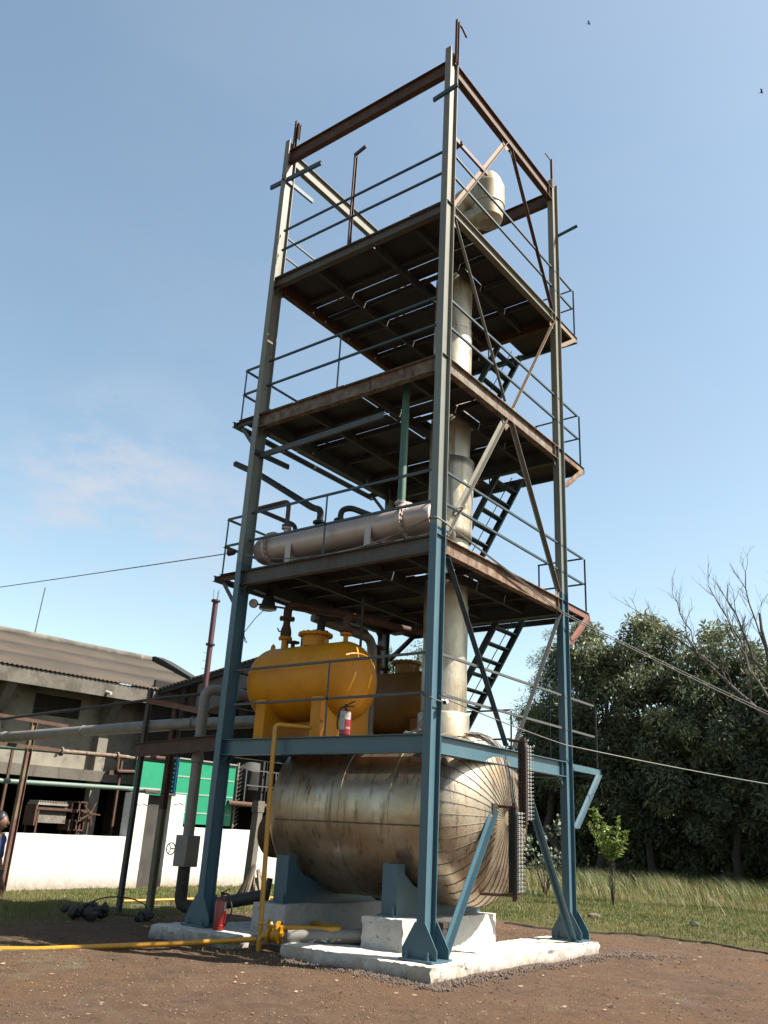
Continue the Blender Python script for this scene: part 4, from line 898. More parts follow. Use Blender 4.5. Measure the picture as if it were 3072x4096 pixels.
MB().tube([(-5.1,.9,.12),(-4.25,1.50,.34),(-4.15,1.56,.36)],.10,18).tube([(-4.15,1.56,.30),(-4.12,1.58,.62)],.05,12).build('pipe_run',wmat('dark_pipe_cladding',(.09,.07,.065),(.06,.05,.045),None,.6,sc=4),ip)
m=MB(); c=Vector((-5.55,.66,.98)); 
m.tube([c+Vector((0,.09*math.cos(a),.09*math.sin(a))) for a in np.linspace(0,2*math.pi,20)],.009,6,cap=False)
for a in (0,2.1,4.2): m.tube([c,c+Vector((0,.09*math.cos(a),.09*math.sin(a)))],.007,5)
m.tube([c,c+Vector((.1,.05,0))],.01,6).build('handwheel',darkm,ip)
lp2=thing('steam_main','long thick grey clad pipe crossing the left side on steel posts','pipe',(-9,1.7,3.1))
MB().tube([(-24,1.55,2.98),(-12.8,1.70,3.06),(-7.25,1.70,3.16),(-3.6,1.85,3.16),(-3.3,2.2,3.16)],.112,20).build('pipe_run',pipegrey,lp2)
for x in (-13.2,-10.1,-7.9,-6.6): 
    MB().lathe([(-.02,.113),(-.018,.122),(.018,.122),(.02,.113)],(x,1.70+.0,3.06+max(0,(x+12.8))*.018),(1,0,.01),20).build('clamp_band',pipegrey,lp2)
r1=thing('rack_post','rusty steel post with angle crossarms at the far left before the white wall','post',(-12.8,2.1,-.2),'posts of the pipe rack')
MB().ibeam((-12.75,2.1,-.3),(-12.75,2.1,3.5),.13,.11,up=(0,1,0)).build('post_shaft',wmat('rust_and_yellow_post',(.20,.06,.05),(.28,.24,.12),(.22,.2,.17),.75,sc=1.4,th=(.45,.6),ssc=9,sth=(.6,.7)),r1)
MB().channel((-12.70,1.1,3.48),(-12.70,3.0,3.44),.08,.05,.008).build('crossarm',rust,r1); MB().channel((-12.70,1.3,2.86),(-12.70,2.9,2.86),.08,.05,.008).build('crossarm',rust,r1)
r2=thing('rack_post','tall thin dark steel post standing beside the heap of stones','post',(-7.85,1.56,-.2),'posts of the pipe rack')
MB().ibeam((-7.85,1.56,-.3),(-7.85,1.56,3.86),.085,.085,up=(0,1,0)).build('post_shaft',darkblue if 0 else wmat('dark_grey_steel',(.13,.12,.12),(.09,.07,.07),None,.7,sc=3),r2)
r3=thing('rack_post','steel post with pale yellow lower half and a red topped crossarm','post',(-7.2,1.75,-.2),'posts of the pipe rack')
MB().ibeam((-7.2,1.73,1.6),(-7.2,1.73,3.5),.12,.10,up=(0,1,0)).build('post_shaft',rust,r3); MB().ibeam((-7.2,1.73,-.3),(-7.2,1.73,1.599),.12,.10,up=(0,1,0)).build('post_shaft',wmat('old_yellow_green_paint',(.30,.29,.15),(.22,.21,.14),(.15,.07,.04),.75,sc=5,ssc=9,sth=(.6,.68),streak=True),r3)
MB().channel((-7.12,.95,3.52),(-7.12,2.3,3.5),.10,.05,.008).build('crossarm',salmon,r3); 
MB().tube([(-24,1.2,3.28),(-12.7,1.28,3.40),(-7.2,1.28,3.60),(-3.9,1.5,3.72)],.03,8).build('top_pipe',darkm,r3)
wb=thing('support_beam','deep rust brown steel beam joining the thin post to the left tower column','beam',(-6,.4,2.6))
MB().ibeam((-7.9,1.4,2.66),(-4.08,.13,2.60),.24,.11).build('web_beam',rust,wb)
gp1=thing('green_pipe','pipe painted green then rusty brown with flanges running along the warehouse','pipe',(-15,4,3))
MB().tube([(-15,-3,2.80),(-15,4.4,3.02)],.06,12).build('pipe_run',greenp,gp1); MB().tube([(-15,4.4,3.02),(-15,6.2,3.07),(-15,6.9,3.07)],.06,12).build('pipe_run',rustpaint,gp1)
MB().tube([(-15,6.9,3.07),(-15,8.2,3.1)],.045,10).build('pipe_run',palegreen,gp1)
for y in (4.4,6.2,6.85): MB().flange((-15,y,3.02+.025*(y-4.4)),(0,1,0),.12,.02,8).build('flange',rustpaint,gp1)
m=MB().tube([(-14.95,7.1,3.14),(-14.95,8.0,3.16)],.06,8).tube([(-14.95,7.6,3.15),(-14.95,7.6,3.34)],.02,6).tube([(-14.95,7.45,3.34),(-14.95,7.75,3.34)],.015,6); m.build('valve',rust,gp1)
MB().tube([(-14.9,6.2,3.0),(-14.9,6.2,2.65),(-14.9,7.3,2.72)],.05,10,bend=.1).bar((-15,6.0,2.6),(-15,7.8,2.72),.12).build('branch',rust,gp1)
for y in (3.0,6.4): MB().bar((-15,y,-.3),(-15,y,2.96),.06).build('support_leg',rust,gp1)
gp2=tag(MB().tube([(-13.16,-5,1.95),(-13.16,6.4,2.17)],.055,12).build('green_pipe',palegreen),'long pale green pipe running just above the white wall','pipe')
# ------------------------------------------------------------------ CCTV camera, ropes and wires
cc=thing('security_camera','small white bullet security camera strapped to the front column above the first deck','camera',(.03,.30,3.06))
wc=wmat('white_plastic',(.75,.73,.70),rough=.4,bmp=0,K=.75)
MB().tube([(-.02,.38,3.085),(.07,.20,3.045)],.032,16).build('body',wc,cc); MB().lathe([(0,0),(0,.024),(.002,.024),(.002,0)],(.0705,.199,3.0445),(.45,-.9,-.2),16).build('lens',blackm,cc)
MB().tube([(-.02,.30,3.09),(-.05,.26,3.12),(-.05,.25,3.05)],.012,6).build('bracket',wc,cc)
coil((-.02,.27,3.16),2,.05,6,ropem,'strap_wire',cc,.005)
def rope_round(z0,z1,mat,r,name,label,cat): 
    o=MB().tube([(-.135,-.006,z0-.03),(-.12,-.012,z0),(.004,-.010,z1),(.01,.1,z1-.01),(.008,.25,z1-.02),(.0,.36,z1-.03)],r,6).build(name,mat); return tag(o,label,cat)
rope_round(5.62,5.60,ropem,.013,'tie_rope','pale rope tied round the front column just above the second deck','rope')
rope_round(3.14,3.08,wirem,.009,'tie_wire','thin twisted wire tied round the front column beside the security camera','wire')
def wire(name,segs,r,mat,label):
    pts=[]
    for (p,q,s) in segs: pts+=sag(p,q,s,14)[(1 if pts else 0):]
    return tag(MB().tube(pts,r,5).build(name,mat),label,'wire')
wire('overhead_wire',[((0,.36,5.57),(.01,3.98,5.14),.0),((.01,3.98,5.14),(4.2,16,3.10),.12)],.009,wirem,'upper of two wires sloping down from the second deck to the right edge')
wire('overhead_wire',[((0,.36,5.56),(.01,3.99,5.10),.0),((.01,3.99,5.10),(4.2,16,2.98),.10)],.009,wirem,'lower of two wires sloping down from the second deck to the right edge')
wire('overhead_wire',[((.0,.32,3.12),(-.0,3.95,2.90),.02),((-.0,3.95,2.90),(4.0,14.5,2.60),.10)],.009,wirem,'single nearly level wire running right from the security camera across the trees')
wire('overhead_wire',[((-40,.72,8.08),(-4.10,.02,5.72),.12),((-4.10,.02,5.72),(-2.2,-.03,5.36),.08),((-2.2,-.03,5.36),(-.15,-.01,5.60),.10)],.010,wirem,'wire from the upper left reaching the left column and sagging along the second deck')
b1=thing('rope_bundle','small bundle of pale cord lying at the right end of the first deck','cord',(-.35,.16,2.7)); coil((-.42,.2,2.68),3,.09,9,ropem,'cord',b1,.006,(1.4,.5,.5))
tag(MB().tube([(-.36,.2,2.72),(-.3,.2,2.82),(-.14,.15,2.90)],.006,5).build('loose_cord',ropem),'loose end of pale cord rising from the bundle to the front column','cord')
lamp2=thing('floodlight','small dark floodlight clamped on the left column beside the second deck','lamp',(-4.15,.0,5.75))
MB().lathe([(0,0),(0,.045),(.10,.075),(.11,.075),(.11,0)],(-4.12,.0,5.72),(-.8,-.2,.12),14).build('housing',darkm,lamp2); MB().plate([(-4.2,-.06,5.80),(-4.33,-.08,5.81),(-4.33,.08,5.81),(-4.2,.06,5.80)],(0,0,1),.008).build('visor',darkm,lamp2)
# ------------------------------------------------------------------ vegetation
def leafmat(name,c1,c2,c3,trans=.25,K=.42):
    c1,c2,c3=[tuple(v*K for v in c) for c in (c1,c2,c3)]
    m,nt,bs=newmat(name); a=N(nt,'ShaderNodeAttribute'); a.attribute_name='tone'
    r=N(nt,'ShaderNodeValToRGB'); e=r.color_ramp.elements; e[0].position=0; e[0].color=(*c1,1); e[1].position=1; e[1].color=(*c3,1)
    x=e.new(.55); x.color=(*c2,1); nt.links.new(a.outputs['Fac'],r.inputs[0]); nt.links.new(r.outputs[0],bs.inputs['Base Color'])
    bs.inputs['Roughness'].default_value=.5; bs.inputs['Specular IOR Level'].default_value=.35
    if trans:
        tr=N(nt,'ShaderNodeBsdfTranslucent'); nt.links.new(r.outputs[0],tr.inputs[0]); ms=N(nt,'ShaderNodeMixShader'); ms.inputs[0].default_value=trans
        nt.links.new(bs.outputs[0],ms.inputs[1]); nt.links.new(tr.outputs[0],ms.inputs[2]); nt.links.new(ms.outputs[0],nt.nodes['Material Output'].inputs[0])
    return m
mango=leafmat('dark_mango_leaves',(.040,.050,.028),(.082,.098,.052),(.22,.225,.105),.3,K=1.25)
lightl=leafmat('pale_feathery_leaves',(.05,.085,.035),(.10,.15,.07),(.26,.30,.17),K=.85)
sapl=leafmat('bright_sapling_leaves',(.12,.19,.03),(.22,.32,.06),(.38,.44,.12),.3,K=.62)
whitel=leafmat('whitish_bush_leaves',(.16,.22,.12),(.30,.36,.26),(.6,.62,.55),.2)
grassm=leafmat('lawn_grass',(.09,.13,.03),(.17,.20,.055),(.34,.27,.12),.3,K=.62)
drym=leafmat('tall_dry_grass',(.10,.15,.04),(.19,.20,.07),(.44,.33,.15),.3,K=.62)
def leaves(P,size,aspect,r,droop=.4,outw=None):
    """P: n x 3 leaf bases -> folded leaf quads"""
    n=len(P); d=r.normal(size=(n,3)); d[:,2]-=droop*1.2
    if outw is not None: d+=outw*.8
    d/=np.linalg.norm(d,axis=1)[:,None]
    s=r.normal(size=(n,3)); s-=d*(s*d).sum(1)[:,None]; s/=np.linalg.norm(s,axis=1)[:,None]
    L=size*r.uniform(.6,1.25,n)[:,None]; Wd=L*aspect
    a=P; b=P+d*L*.5+s*Wd*.5; c=P+d*L; e=P+d*L*.5-s*Wd*.5
    V=np.stack([a,b,c,e],1).reshape(-1,3); F=np.arange(n*4).reshape(n,4); return V,F
def limb(m,p,q,r0,r1,rd,n=6,wob=.08):
    p=Vector(p);q=Vector(q);L=(q-p).length; pts=[p]; rs=[r0]
    for k in range(1,n+1):
        t=k/n; o=Vector((rd.uniform(-1,1),rd.uniform(-1,1),rd.uniform(-.4,.4)))*wob*L*(0 if k==n else 1); pts.append(p.lerp(q,t)+o); rs.append(r0+(r1-r0)*t)
    m.tube(pts,rs,8); return pts
def tree(name,label,x,y,h,rx,ry,zlow,ncl,nl,lsize,asp,mat,seed,cr=(.5,1.0),droop=.5,zb=0,group=None,cat='tree',top=None,tr=.2,gap=0):
    rd=random.Random(seed); r=np.random.default_rng(seed); g=float(gz(np.array(x*1.),np.array(y*1.)))
    t=thing(name,label,cat,(x,y,g),group)
    m=MB(); limb(m,(x,y,g-.2),(x+rd.uniform(-.4,.4),y,g+zlow+.28*(h-zlow)),tr,tr*.6,rd)
    C=[]
    for k in range(ncl):
        while True:
            u=r.uniform(-1,1,3)
            rr=np.linalg.norm(u)
            if rr<1 and rr>.35: break
        zc=zlow+(h-zlow)*(.5+.5*u[2]); wd=1-.25*max(0,u[2])
        C.append((x+u[0]*rx*wd,y+u[1]*ry*wd,g+zc-.3, r.uniform(*cr), u))
    for k in range(0,ncl,max(1,ncl//26)):
        c=C[k]; limb(m,(x+rd.uniform(-.2,.2),y,g+zlow+rd.uniform(0,.3)*(h-zlow)),c[:3],tr*.4,.02,rd)
    m.build('trunk',woodm,t)
    per=nl//ncl; P=[];T_=[];O=[]
    for c in C:
        q=r.normal(size=(per,3)); q/=np.linalg.norm(q,axis=1)[:,None]; q*=(r.uniform(0,1,per)**.45)[:,None]*c[3]; q[:,2]*=.75
        P.append(np.array(c[:3])+q); ct=r.beta(2,3.2)
        T_.append(np.clip(ct+r.normal(0,.13,per),0,1)); O.append(q/c[3])
    P=np.concatenate(P); tone=np.concatenate(T_); O=np.concatenate(O)
    V,F=leaves(P,lsize,asp,r,droop,O); V-=np.array([x,y,g])
    np_mesh('crown',V,F,mat,t,col=np.repeat(tone,4)); return t
mg='mango trees behind the tall grass'
D='dense dark mango tree '
tree('mango_tree',D+'at the far right edge of the row',3.6,31,9.6,3.6,2.8,1.2,150,42000,.28,.30,mango,1,group=mg)
tree('mango_tree',D+'under the bare branches, with yellow green patches',-1.2,30.5,10.6,3.3,2.8,1.0,150,42000,.28,.30,mango,2,group=mg)
tree('mango_tree',D+'with the highest rounded top, centre of the right hand row',-5.0,31,11.7,3.1,2.8,1.6,150,44000,.28,.30,mango,3,group=mg)
tree('mango_tree',D+'with a narrow pointed top',-8.6,31.5,12.6,2.7,2.6,1.6,140,38000,.28,.30,mango,4,group=mg)
tree('mango_tree',D+'just right of the rear tower column',-11.5,31.0,12.7,2.4,2.4,2.0,125,34000,.27,.28,mango,5,group=mg)
tree('mango_tree',D+'low and seen through the tower beside the tank end',-14.6,32.5,8.8,2.3,2.4,.6,120,30000,.28,.30,mango,6,group=mg)
tree('mango_tree','lowest mango tree of the row, seen under the tank belly',-19.5,35,6.0,3.2,2.4,.2,110,24000,.28,.3,mango,7,group=mg)
tree('feathery_tree','pale feathery tree with thin twigs rising just left of the rear column',-13.2,30.5,12.3,1.9,1.6,3.0,80,18000,.16,.22,lightl,8,cr=(.35,.8),droop=.1)
tree('pale_tree','pale green loose tree seen behind the yellow tanks, left of the front column',-26.0,32,12.9,2.2,2.2,4,70,15000,.2,.3,lightl,9,cr=(.4,.9),group='pale trees behind the tanks',droop=.2)
tree('pale_tree','pale green loose tree seen behind the yellow tanks, next to the front column',-22.2,32,12.6,2.0,2.0,4,70,15000,.2,.3,lightl,10,cr=(.4,.9),group='pale trees behind the tanks',droop=.2)
# second rank closes the view behind
for k,(x,y,h) in enumerate(((7.5,34,9),(1.2,36,9.5),(-3.4,37,9.8),(-7.6,37.5,9.6),(-12,38,8.2))):
    tree('backing_tree',['shadowy tree at the outer right end of the second rank','shadowy tree filling the gap between the two right hand mango trees','shadowy tree behind the highest mango tree','shadowy tree behind the pointed mango tree','shadowy tree behind the mango tree by the rear column'][k],x,y,h,3.4,2.4,.2,90,19000,.34,.34,mango,20+k,group='second rank of trees')
ug=tree('undergrowth','dark low undergrowth filling the shade below the mango trees',-6,33.2,3.2,15,1.3,-.4,260,52000,.30,.34,mango,30,cr=(.6,1.1),cat='undergrowth'); ug['kind']='stuff'
for o in ug.children: o['kind']='stuff'
# bare tree, right
bt_=thing('bare_tree','leafless tree with upswept grey twigs at the right edge above the mango trees','tree',(-.7,20.5,-.2))
rd=random.Random(4); m=MB()
def twig(p,d,L,r,dep):
    q=p+d*L; mid=p.lerp(q,.5)+Vector((rd.uniform(-1,1),rd.uniform(-1,1),rd.uniform(-1,1)))*L*.06
    m.tube([p,mid,q],[r,r*.8,r*.6],5 if dep>1 else 7)
    if dep>=4 or r<.006: 
        return
    n=3 if dep<3 else 2
    for k in range(n):
        t=rd.uniform(.35,1) if k<n-1 else 1; s=p.lerp(q,t)
        dd=(d+Vector((rd.uniform(-.75,.75),rd.uniform(-.6,.6),rd.uniform(-.05,.65)))).normalized()
        twig(s,dd,L*rd.uniform(.5,.78),r*rd.uniform(.5,.66),dep+1)
base=Vector((-.35,20.5,-.3)); fork=Vector((-.45,20.5,5.2)); top=Vector((-.56,20.2,8.9))
limb(m,base,fork,.17,.13,rd,wob=.02); limb(m,fork,top,.12,.035,rd,wob=.03)
for (a,b,r) in (((-.45,20.5,4.9),(-2.9,19.8,8.2),.07),((-.5,20.4,5.6),(-1.6,20.6,8.6),.055),((-.5,20.4,6.4),(-1.5,20.0,9.4),.05),((-.5,20.4,6.0),(.6,20.8,9.2),.06),((-2.0,20.0,7.1),(-4.5,19.5,9.25),.035),((-2.6,19.9,7.8),(-3.3,19.8,9.8),.025),((-1.2,20.3,7.6),(-2.1,20.0,10.0),.03),((-.5,20.3,7.0),(-.9,20.3,10.4),.035),((-.2,20.5,7.6),(.5,20.3,10.8),.035)):
    pts=limb(m,a,b,r,r*.45,rd,wob=.035)
    d=(Vector(b)-Vector(a)).normalized()
    for q in pts[2:]: 
        for s in (1,2): twig(q,(d+Vector((rd.uniform(-.8,.8),rd.uniform(-.6,.6),rd.uniform(0,.7)))).normalized(),rd.uniform(.35,.75),r*.30,2)
m.build('trunk',wmat('pale_grey_bark',(.20,.17,.14),(.13,.11,.09),None,.9,sc=4),bt_)
# sapling with a wire cage of stakes
sp=thing('sapling','young sapling with bright yellow green leaves on thin stems in the grass','sapling',(-4.34,15.93,-.25))
m=MB(); rd=random.Random(3); r=np.random.default_rng(5); P=[];O=[]
for k,(dx,dz) in enumerate(((-.62,2.35),(-.35,2.25),(.1,1.9),(.42,2.15),(.85,1.75),(-.85,1.95),(.25,1.5),(-.1,1.6))):
    b=Vector((-4.34,15.93,-.3)); q=Vector((-4.34+dx*.72,15.93+rd.uniform(-.3,.3),dz)); mid=Vector((-4.34+dx*.12,15.93,1.0))
    m.tube([b,b.lerp(mid,.5)+Vector((rd.uniform(-.06,.06),0,0)),mid,q],[.012,.010,.008,.004],6)
    for t in np.linspace(.05,1,24):
        c=mid.lerp(q,t)
        for s in range(4): P.append(c+Vector((rd.uniform(-.05,.05),rd.uniform(-.05,.05),rd.uniform(-.03,.03)))); O.append((rd.choice((-1,1))*.9,rd.uniform(-.8,.8),.35))
m.build('trunk',woodm,sp)
V,F=leaves(np.array(P),.15,.34,r,-.1,np.array(O)); np_mesh('crown',V-np.array([-4.34,15.93,-.25]),F,sapl,sp,col=np.repeat(r.uniform(.1,1,len(P)),4))
sb=thing('white_leaf_bush','small bush with whitish leaves standing left of the rear column foot','bush',(-7.5,18,-.25))
m=MB(); P=[]
for k in range(9):
    q=Vector((-7.5+rd.uniform(-.9,.9),18+rd.uniform(-.4,.4),rd.uniform(.9,2.0))); m.tube([(-7.5,18,-.3),(-7.5+(q.x+7.5)*.4,18,.5),q],[.02,.014,.006],5)
    for s in range(26): P.append(q+Vector((rd.uniform(-.2,.2),rd.uniform(-.2,.2),rd.uniform(-.35,.12))))
m.build('trunk',woodm,sb); V,F=leaves(np.array(P),.17,.55,r,-.2); np_mesh('crown',V-np.array([-7.5,18,-.25]),F,whitel,sb,col=np.repeat(r.beta(1.2,1.5,len(P)),4))
# small green weeds in the foreground right
def blades(name,label,pts,h,w,mat,lean,seed,kind='stuff',cat='grass'):
    r=np.random.default_rng(seed); n=len(pts); Z=gz(pts[:,0],pts[:,1])
    hh=h*r.uniform(.45,1.25,n); az=r.uniform(0,2*np.pi,n); dx=np.cos(az)*w/2; dy=np.sin(az)*w/2
    lx=lean[0]*hh+r.normal(0,.28,n)*hh; ly=lean[1]*hh+r.normal(0,.28,n)*hh
    b=np.stack([pts[:,0],pts[:,1],Z-.01],1)
    a1=b+np.stack([dx,dy,0*dx],1); a2=b-np.stack([dx,dy,0*dx],1)
    m1=b+np.stack([lx*.35+dx*.6,ly*.35+dy*.6,hh*.6],1); m2=b+np.stack([lx*.35-dx*.6,ly*.35-dy*.6,hh*.6],1)
    tp=b+np.stack([lx,ly,hh],1)
    V=np.stack([a1,a2,m2,m1,tp],1).reshape(-1,3); k=np.arange(n)*5
    F=np.concatenate([np.stack([k,k+1,k+2,k+3],1),np.stack([k+3,k+2,k+4,k+4],1)])
    # second face as degenerate quad -> use triangles instead
    me=bpy.data.meshes.new(name); q=np.stack([k,k+1,k+2,k+3],1); t3=np.stack([k+3,k+2,k+4],1)
    li=np.concatenate([q.ravel(),t3.ravel()]); me.vertices.add(len(V)); me.vertices.foreach_set('co',V.astype(np.float32).ravel())
    me.loops.add(len(li)); me.loops.foreach_set('vertex_index',li.astype(np.int32)); me.polygons.add(2*n)
    me.polygons.foreach_set('loop_start',np.concatenate([np.arange(n)*4,n*4+np.arange(n)*3]).astype(np.int32)); me.polygons.foreach_set('loop_total',np.concatenate([np.full(n,4),np.full(n,3)]).astype(np.int32))
    me.update(calc_edges=True); at=me.attributes.new('tone','FLOAT','POINT'); tone=np.clip(r.beta(2,2.2,n)+.25*np.sin(pts[:,0]*.9)*np.sin(pts[:,1]*1.1),0,1); at.data.foreach_set('value',np.repeat(tone,5).astype(np.float32))
    me.materials.append(mat); o=bpy.data.objects.new(name,me); scn.collection.objects.link(o); return tag(o,label,cat,kind=kind)
r=np.random.default_rng(77)
def scatter(n,x0,x1,y0,y1,f):
    p=np.stack([r.uniform(x0,x1,n),r.uniform(y0,y1,n)],1); nz=.5+.25*np.sin(p[:,0]*1.9+p[:,1])+.25*np.sin(p[:,1]*2.3-p[:,0]*.7)+.2*np.sin(p[:,0]*5+3*np.sin(p[:,1]*4)); keep=r.uniform(0,1,n)<f(p[:,0],p[:,1])*np.clip(.25+nz,0,1); return p[keep]
blades('lawn','short green lawn between the tower and the white wall',scatter(70000,-12.9,-5.8,-6,12,lambda x,y:np.clip((-6.2-x)/1.5,0,1)),.075,.012,grassm,(0,0),1)
blades('lawn','short grass on the right beyond the dirt edge',scatter(90000,-14,6,7.2,20,lambda x,y:np.clip((y-7.9-.1*x)/3,0.0,1)),.085,.016,grassm,(0,0),2)
blades('tall_grass','band of tall dry grass leaning left in front of the dark trees',scatter(60000,-22,7,20.5,29.5,lambda x,y:np.clip((y-20.5)/4.5,0,1)*(.45+.55*np.sin(x*1.3+.5*y)**2)),.56,.018,drym,(-.4,-.05),3)
blades('tall_grass','scattered taller seed heads at the front of the grass band',scatter(5000,-16,6,15.5,20.5,lambda x,y:np.clip((y-15.5)/5,0,.8)),.55,.014,drym,(-.3,0),4)
blades('weeds','small weeds along the front edge of the slab and shadow',scatter(1500,-3.2,.2,-1.0,-.35,lambda x,y:.25+0*x),.06,.008,grassm,(0,0),5)
blades('weeds','thin green tufts growing in the dirt at the lower right',np.concatenate([np.array([cx,cy])+r.normal(0,.16,(500,2)) for cx,cy in ((2.6,-1.1),(3.6,-.2),(4.1,.8))]),.045,.006,grassm,(0,0),6)
blades('dry_turf','sparse dry yellowish turf in the sunlit dirt at the lower left',scatter(26000,-6.5,3.5,-7.5,-1.6,lambda x,y:np.clip((-x-.5*y-2.2)/5,0.03,.6)),.035,.006,drym,(0,0),9)
# stones, gravel and litter
def debris(name,label,pts,s0,s1,mat,seed,flat=1.,cat='gravel'):
    r=np.random.default_rng(seed); n=len(pts); base=np.array([(1,0,0),(-1,0,0),(0,1,0),(0,-1,0),(0,0,1),(0,0,-1)],float)
    fc=np.array([(0,2,4),(2,1,4),(1,3,4),(3,0,4),(2,0,5),(1,2,5),(3,1,5),(0,3,5)])
    s=r.uniform(s0,s1,n)*r.uniform(.6,1,n); V=base[None]*s[:,None,None]*r.uniform(.55,1.2,(n,6,1)); V=V+r.normal(0,.2,(n,6,3))*s[:,None,None]; V[:,:,2]*=flat
    a=r.uniform(0,6.28,n); c,si=np.cos(a)[:,None],np.sin(a)[:,None]; X=V[:,:,0]*c-V[:,:,1]*si; Y=V[:,:,0]*si+V[:,:,1]*c
    Z=V[:,:,2]+(gz(pts[:,0],pts[:,1])+s*.3*flat)[:,None]; V=np.stack([X+pts[:,0:1],Y+pts[:,1:2],Z],-1).reshape(-1,3)
    F=(fc[None]+np.arange(n)[:,None,None]*6).reshape(-1,3); o=np_mesh(name,V,F,mat,col=np.repeat(r.uniform(0,1,n),6)); return tag(o,label,cat,kind='stuff')
def tonemat(name,c1,c2,K=.45,rough=.95):
    m,nt,bs=newmat(name); a=N(nt,'ShaderNodeAttribute'); a.attribute_name='tone'
    nt.links.new(mix(nt,a.outputs['Fac'],tuple(c*K for c in c1),tuple(c*K for c in c2)),bs.inputs['Base Color']); bs.inputs['Roughness'].default_value=rough; return m
grav=tonemat('purple_brown_gravel',(.075,.05,.04),(.19,.135,.105)); soilc=tonemat('soil_crumbs',(.12,.08,.05),(.27,.19,.13)); litm=tonemat('leaf_litter',(.20,.11,.06),(.42,.32,.20))
e=r.normal(0,.15,3600); t_=r.uniform(-.5,4.9,3600); p1=np.stack([.32+np.abs(e)*.9,t_],1)
e=r.normal(0,.14,1600); t_=r.uniform(-2.2,.6,1600); p2=np.stack([t_,-.33-np.abs(e)],1); e=r.normal(0,.3,800); p3=np.stack([.5+np.abs(e),r.uniform(4.3,5.3,800)],1)
debris('gravel','dark gravel heaped along the edges of the painted slab',np.concatenate([p1,p2,p3]),.008,.026,grav,1)
fg=scatter(42000,-9,9,-8,8,lambda x,y:1+0*x); fg=fg[~((fg[:,0]>-4.5)&(fg[:,0]<.35)&(fg[:,1]>-.3)&(fg[:,1]<4.6))]
debris('soil_crumbs','loose crumbs of soil and small stones on the dirt',fg,.003,.013,soilc,2)
def litter(n,x0,x1,y0,y1,seed,size):
    r=np.random.default_rng(seed); p=np.stack([r.uniform(x0,x1,n),r.uniform(y0,y1,n)],1); p=p[~((p[:,0]>-4.6)&(p[:,0]<.4)&(p[:,1]>-.4)&(p[:,1]<4.7))]; n=len(p)
    az=r.uniform(0,6.28,n); L=size*r.uniform(.5,1.4,n); W_=L*r.uniform(.3,.5,n); c,s=np.cos(az),np.sin(az); z=gz(p[:,0],p[:,1])+.006
    k=r.uniform(.0,.35,n)*L
    V=np.stack([np.stack([p[:,0]-c*L/2,p[:,1]-s*L/2,z+k*.7],1),np.stack([p[:,0]+s*W_/2,p[:,1]-c*W_/2,z+k*.9],1),np.stack([p[:,0]+c*L/2,p[:,1]+s*L/2,z+k*.5],1),np.stack([p[:,0]-s*W_/2,p[:,1]+c*W_/2,z],1)],1).reshape(-1,3)
    F=(np.array([(0,1,3),(1,2,3)])[None]+np.arange(n)[:,None,None]*4).reshape(-1,3); return V,F,np.repeat(r.uniform(0,1,n),4)
V,F,c=litter(2600,-9,8,-8,14,3,.055); tag(np_mesh('dry_leaves',V,F,litm,col=c),'fallen dry leaves scattered over the dirt and grass','leaves',kind='stuff')
V,F,c=litter(26000,-7,7,-8,7,4,.020); tag(np_mesh('straw_bits',V,F,litm,col=c),'fine bits of straw and chaff on the dirt','straw',kind='stuff')
# low dark step where the dirt meets the grass
m=MB(); pts=[(-3.0,7.3,-.27),(-2.2,7.55,-.255),(-1.5,7.95,-.25),(-.7,8.15,-.26),(0,8.3,-.25),(.7,8.25,-.26),(1.45,8.0,-.26),(2.6,7.4,-.26)]
m.tube(sum([[(lambda q:(q.x,q.y+rd.uniform(-.04,.04),float(gz(np.array(q.x),np.array(q.y)))+rd.uniform(-.004,.012)))(Vector(a).lerp(Vector(b),t)) for t in (0,.2,.4,.6,.8)] for a,b in zip(pts[:-1],pts[1:])],[]),.034,6)
tag(m.build('turf_edge',wmat('dark_edge_soil',(.05,.035,.025),(.08,.055,.04),None,.95,sc=9,bmp=.6,bd=.02)),'low dark cut edge of turf between the dirt and the grass','edge')  # dark brown tube along the turf boundary
def rock(x,y,r_,label,seed,mat,group=None):
    z=float(gz(np.array(x),np.array(y))); return tag(MB().blob((x,y,z+r_*.3),r_,seed,2,.16,(1.2,1,.7)).build('rock',mat,smooth=False),label,'rock',group)
stone=wmat('field_stone',(.25,.2,.16),(.16,.13,.10),None,.9,sc=6,bmp=.5,bd=.02)
rock(-3.0,11.6,.13,'single pale rock lying in the grass right of the rear column foot',3,stone)
rock(-.9,12.4,.10,'small dark rock half hidden in the green grass at the right',5,darkm)
hp=thing('stone_heap','black heap of rubble and coiled cable at the foot of the thin post','heap',(-6.6,.5,-.2)); m=MB()
for k in range(16): m.blob((-6.9+rd.uniform(-.32,.25),.15+rd.uniform(-.2,.3),-.15+rd.uniform(0,.16)),rd.uniform(.06,.13),k,1,.25)
for k in range(6): m.blob((-6.45+rd.uniform(-.16,.2),.95+rd.uniform(-.15,.15),-.17+rd.uniform(0,.1)),rd.uniform(.06,.10),k+40,1,.25)
m.tube([(-6.9,.1,.02),(-6.8,.4,.16),(-6.6,.8,.16),(-6.45,1.1,.02),(-6.5,1.0,-.14),(-6.7,.6,-.1)],.012,6,bend=.2); m.build('rubble',darkm,hp,smooth=False)
tag(MB().tube([(-9.6,3.0,-.20),(-9.3,4.4,-.17),(-9.0,6.2,-.16),(-8.5,9.5,-.18)],.028,8).build('ground_pipe',ypipe),'thin yellowish pipe lying across the lawn before the white wall','pipe')
tag(MB().tube([(-8.8,2.6,-.2),(-8.5,3.4,-.21),(-8.2,5.2,-.20),(-7.8,8.5,-.2)],.012,6).build('ground_cable',cablem),'thin dark cable lying across the lawn','cable')
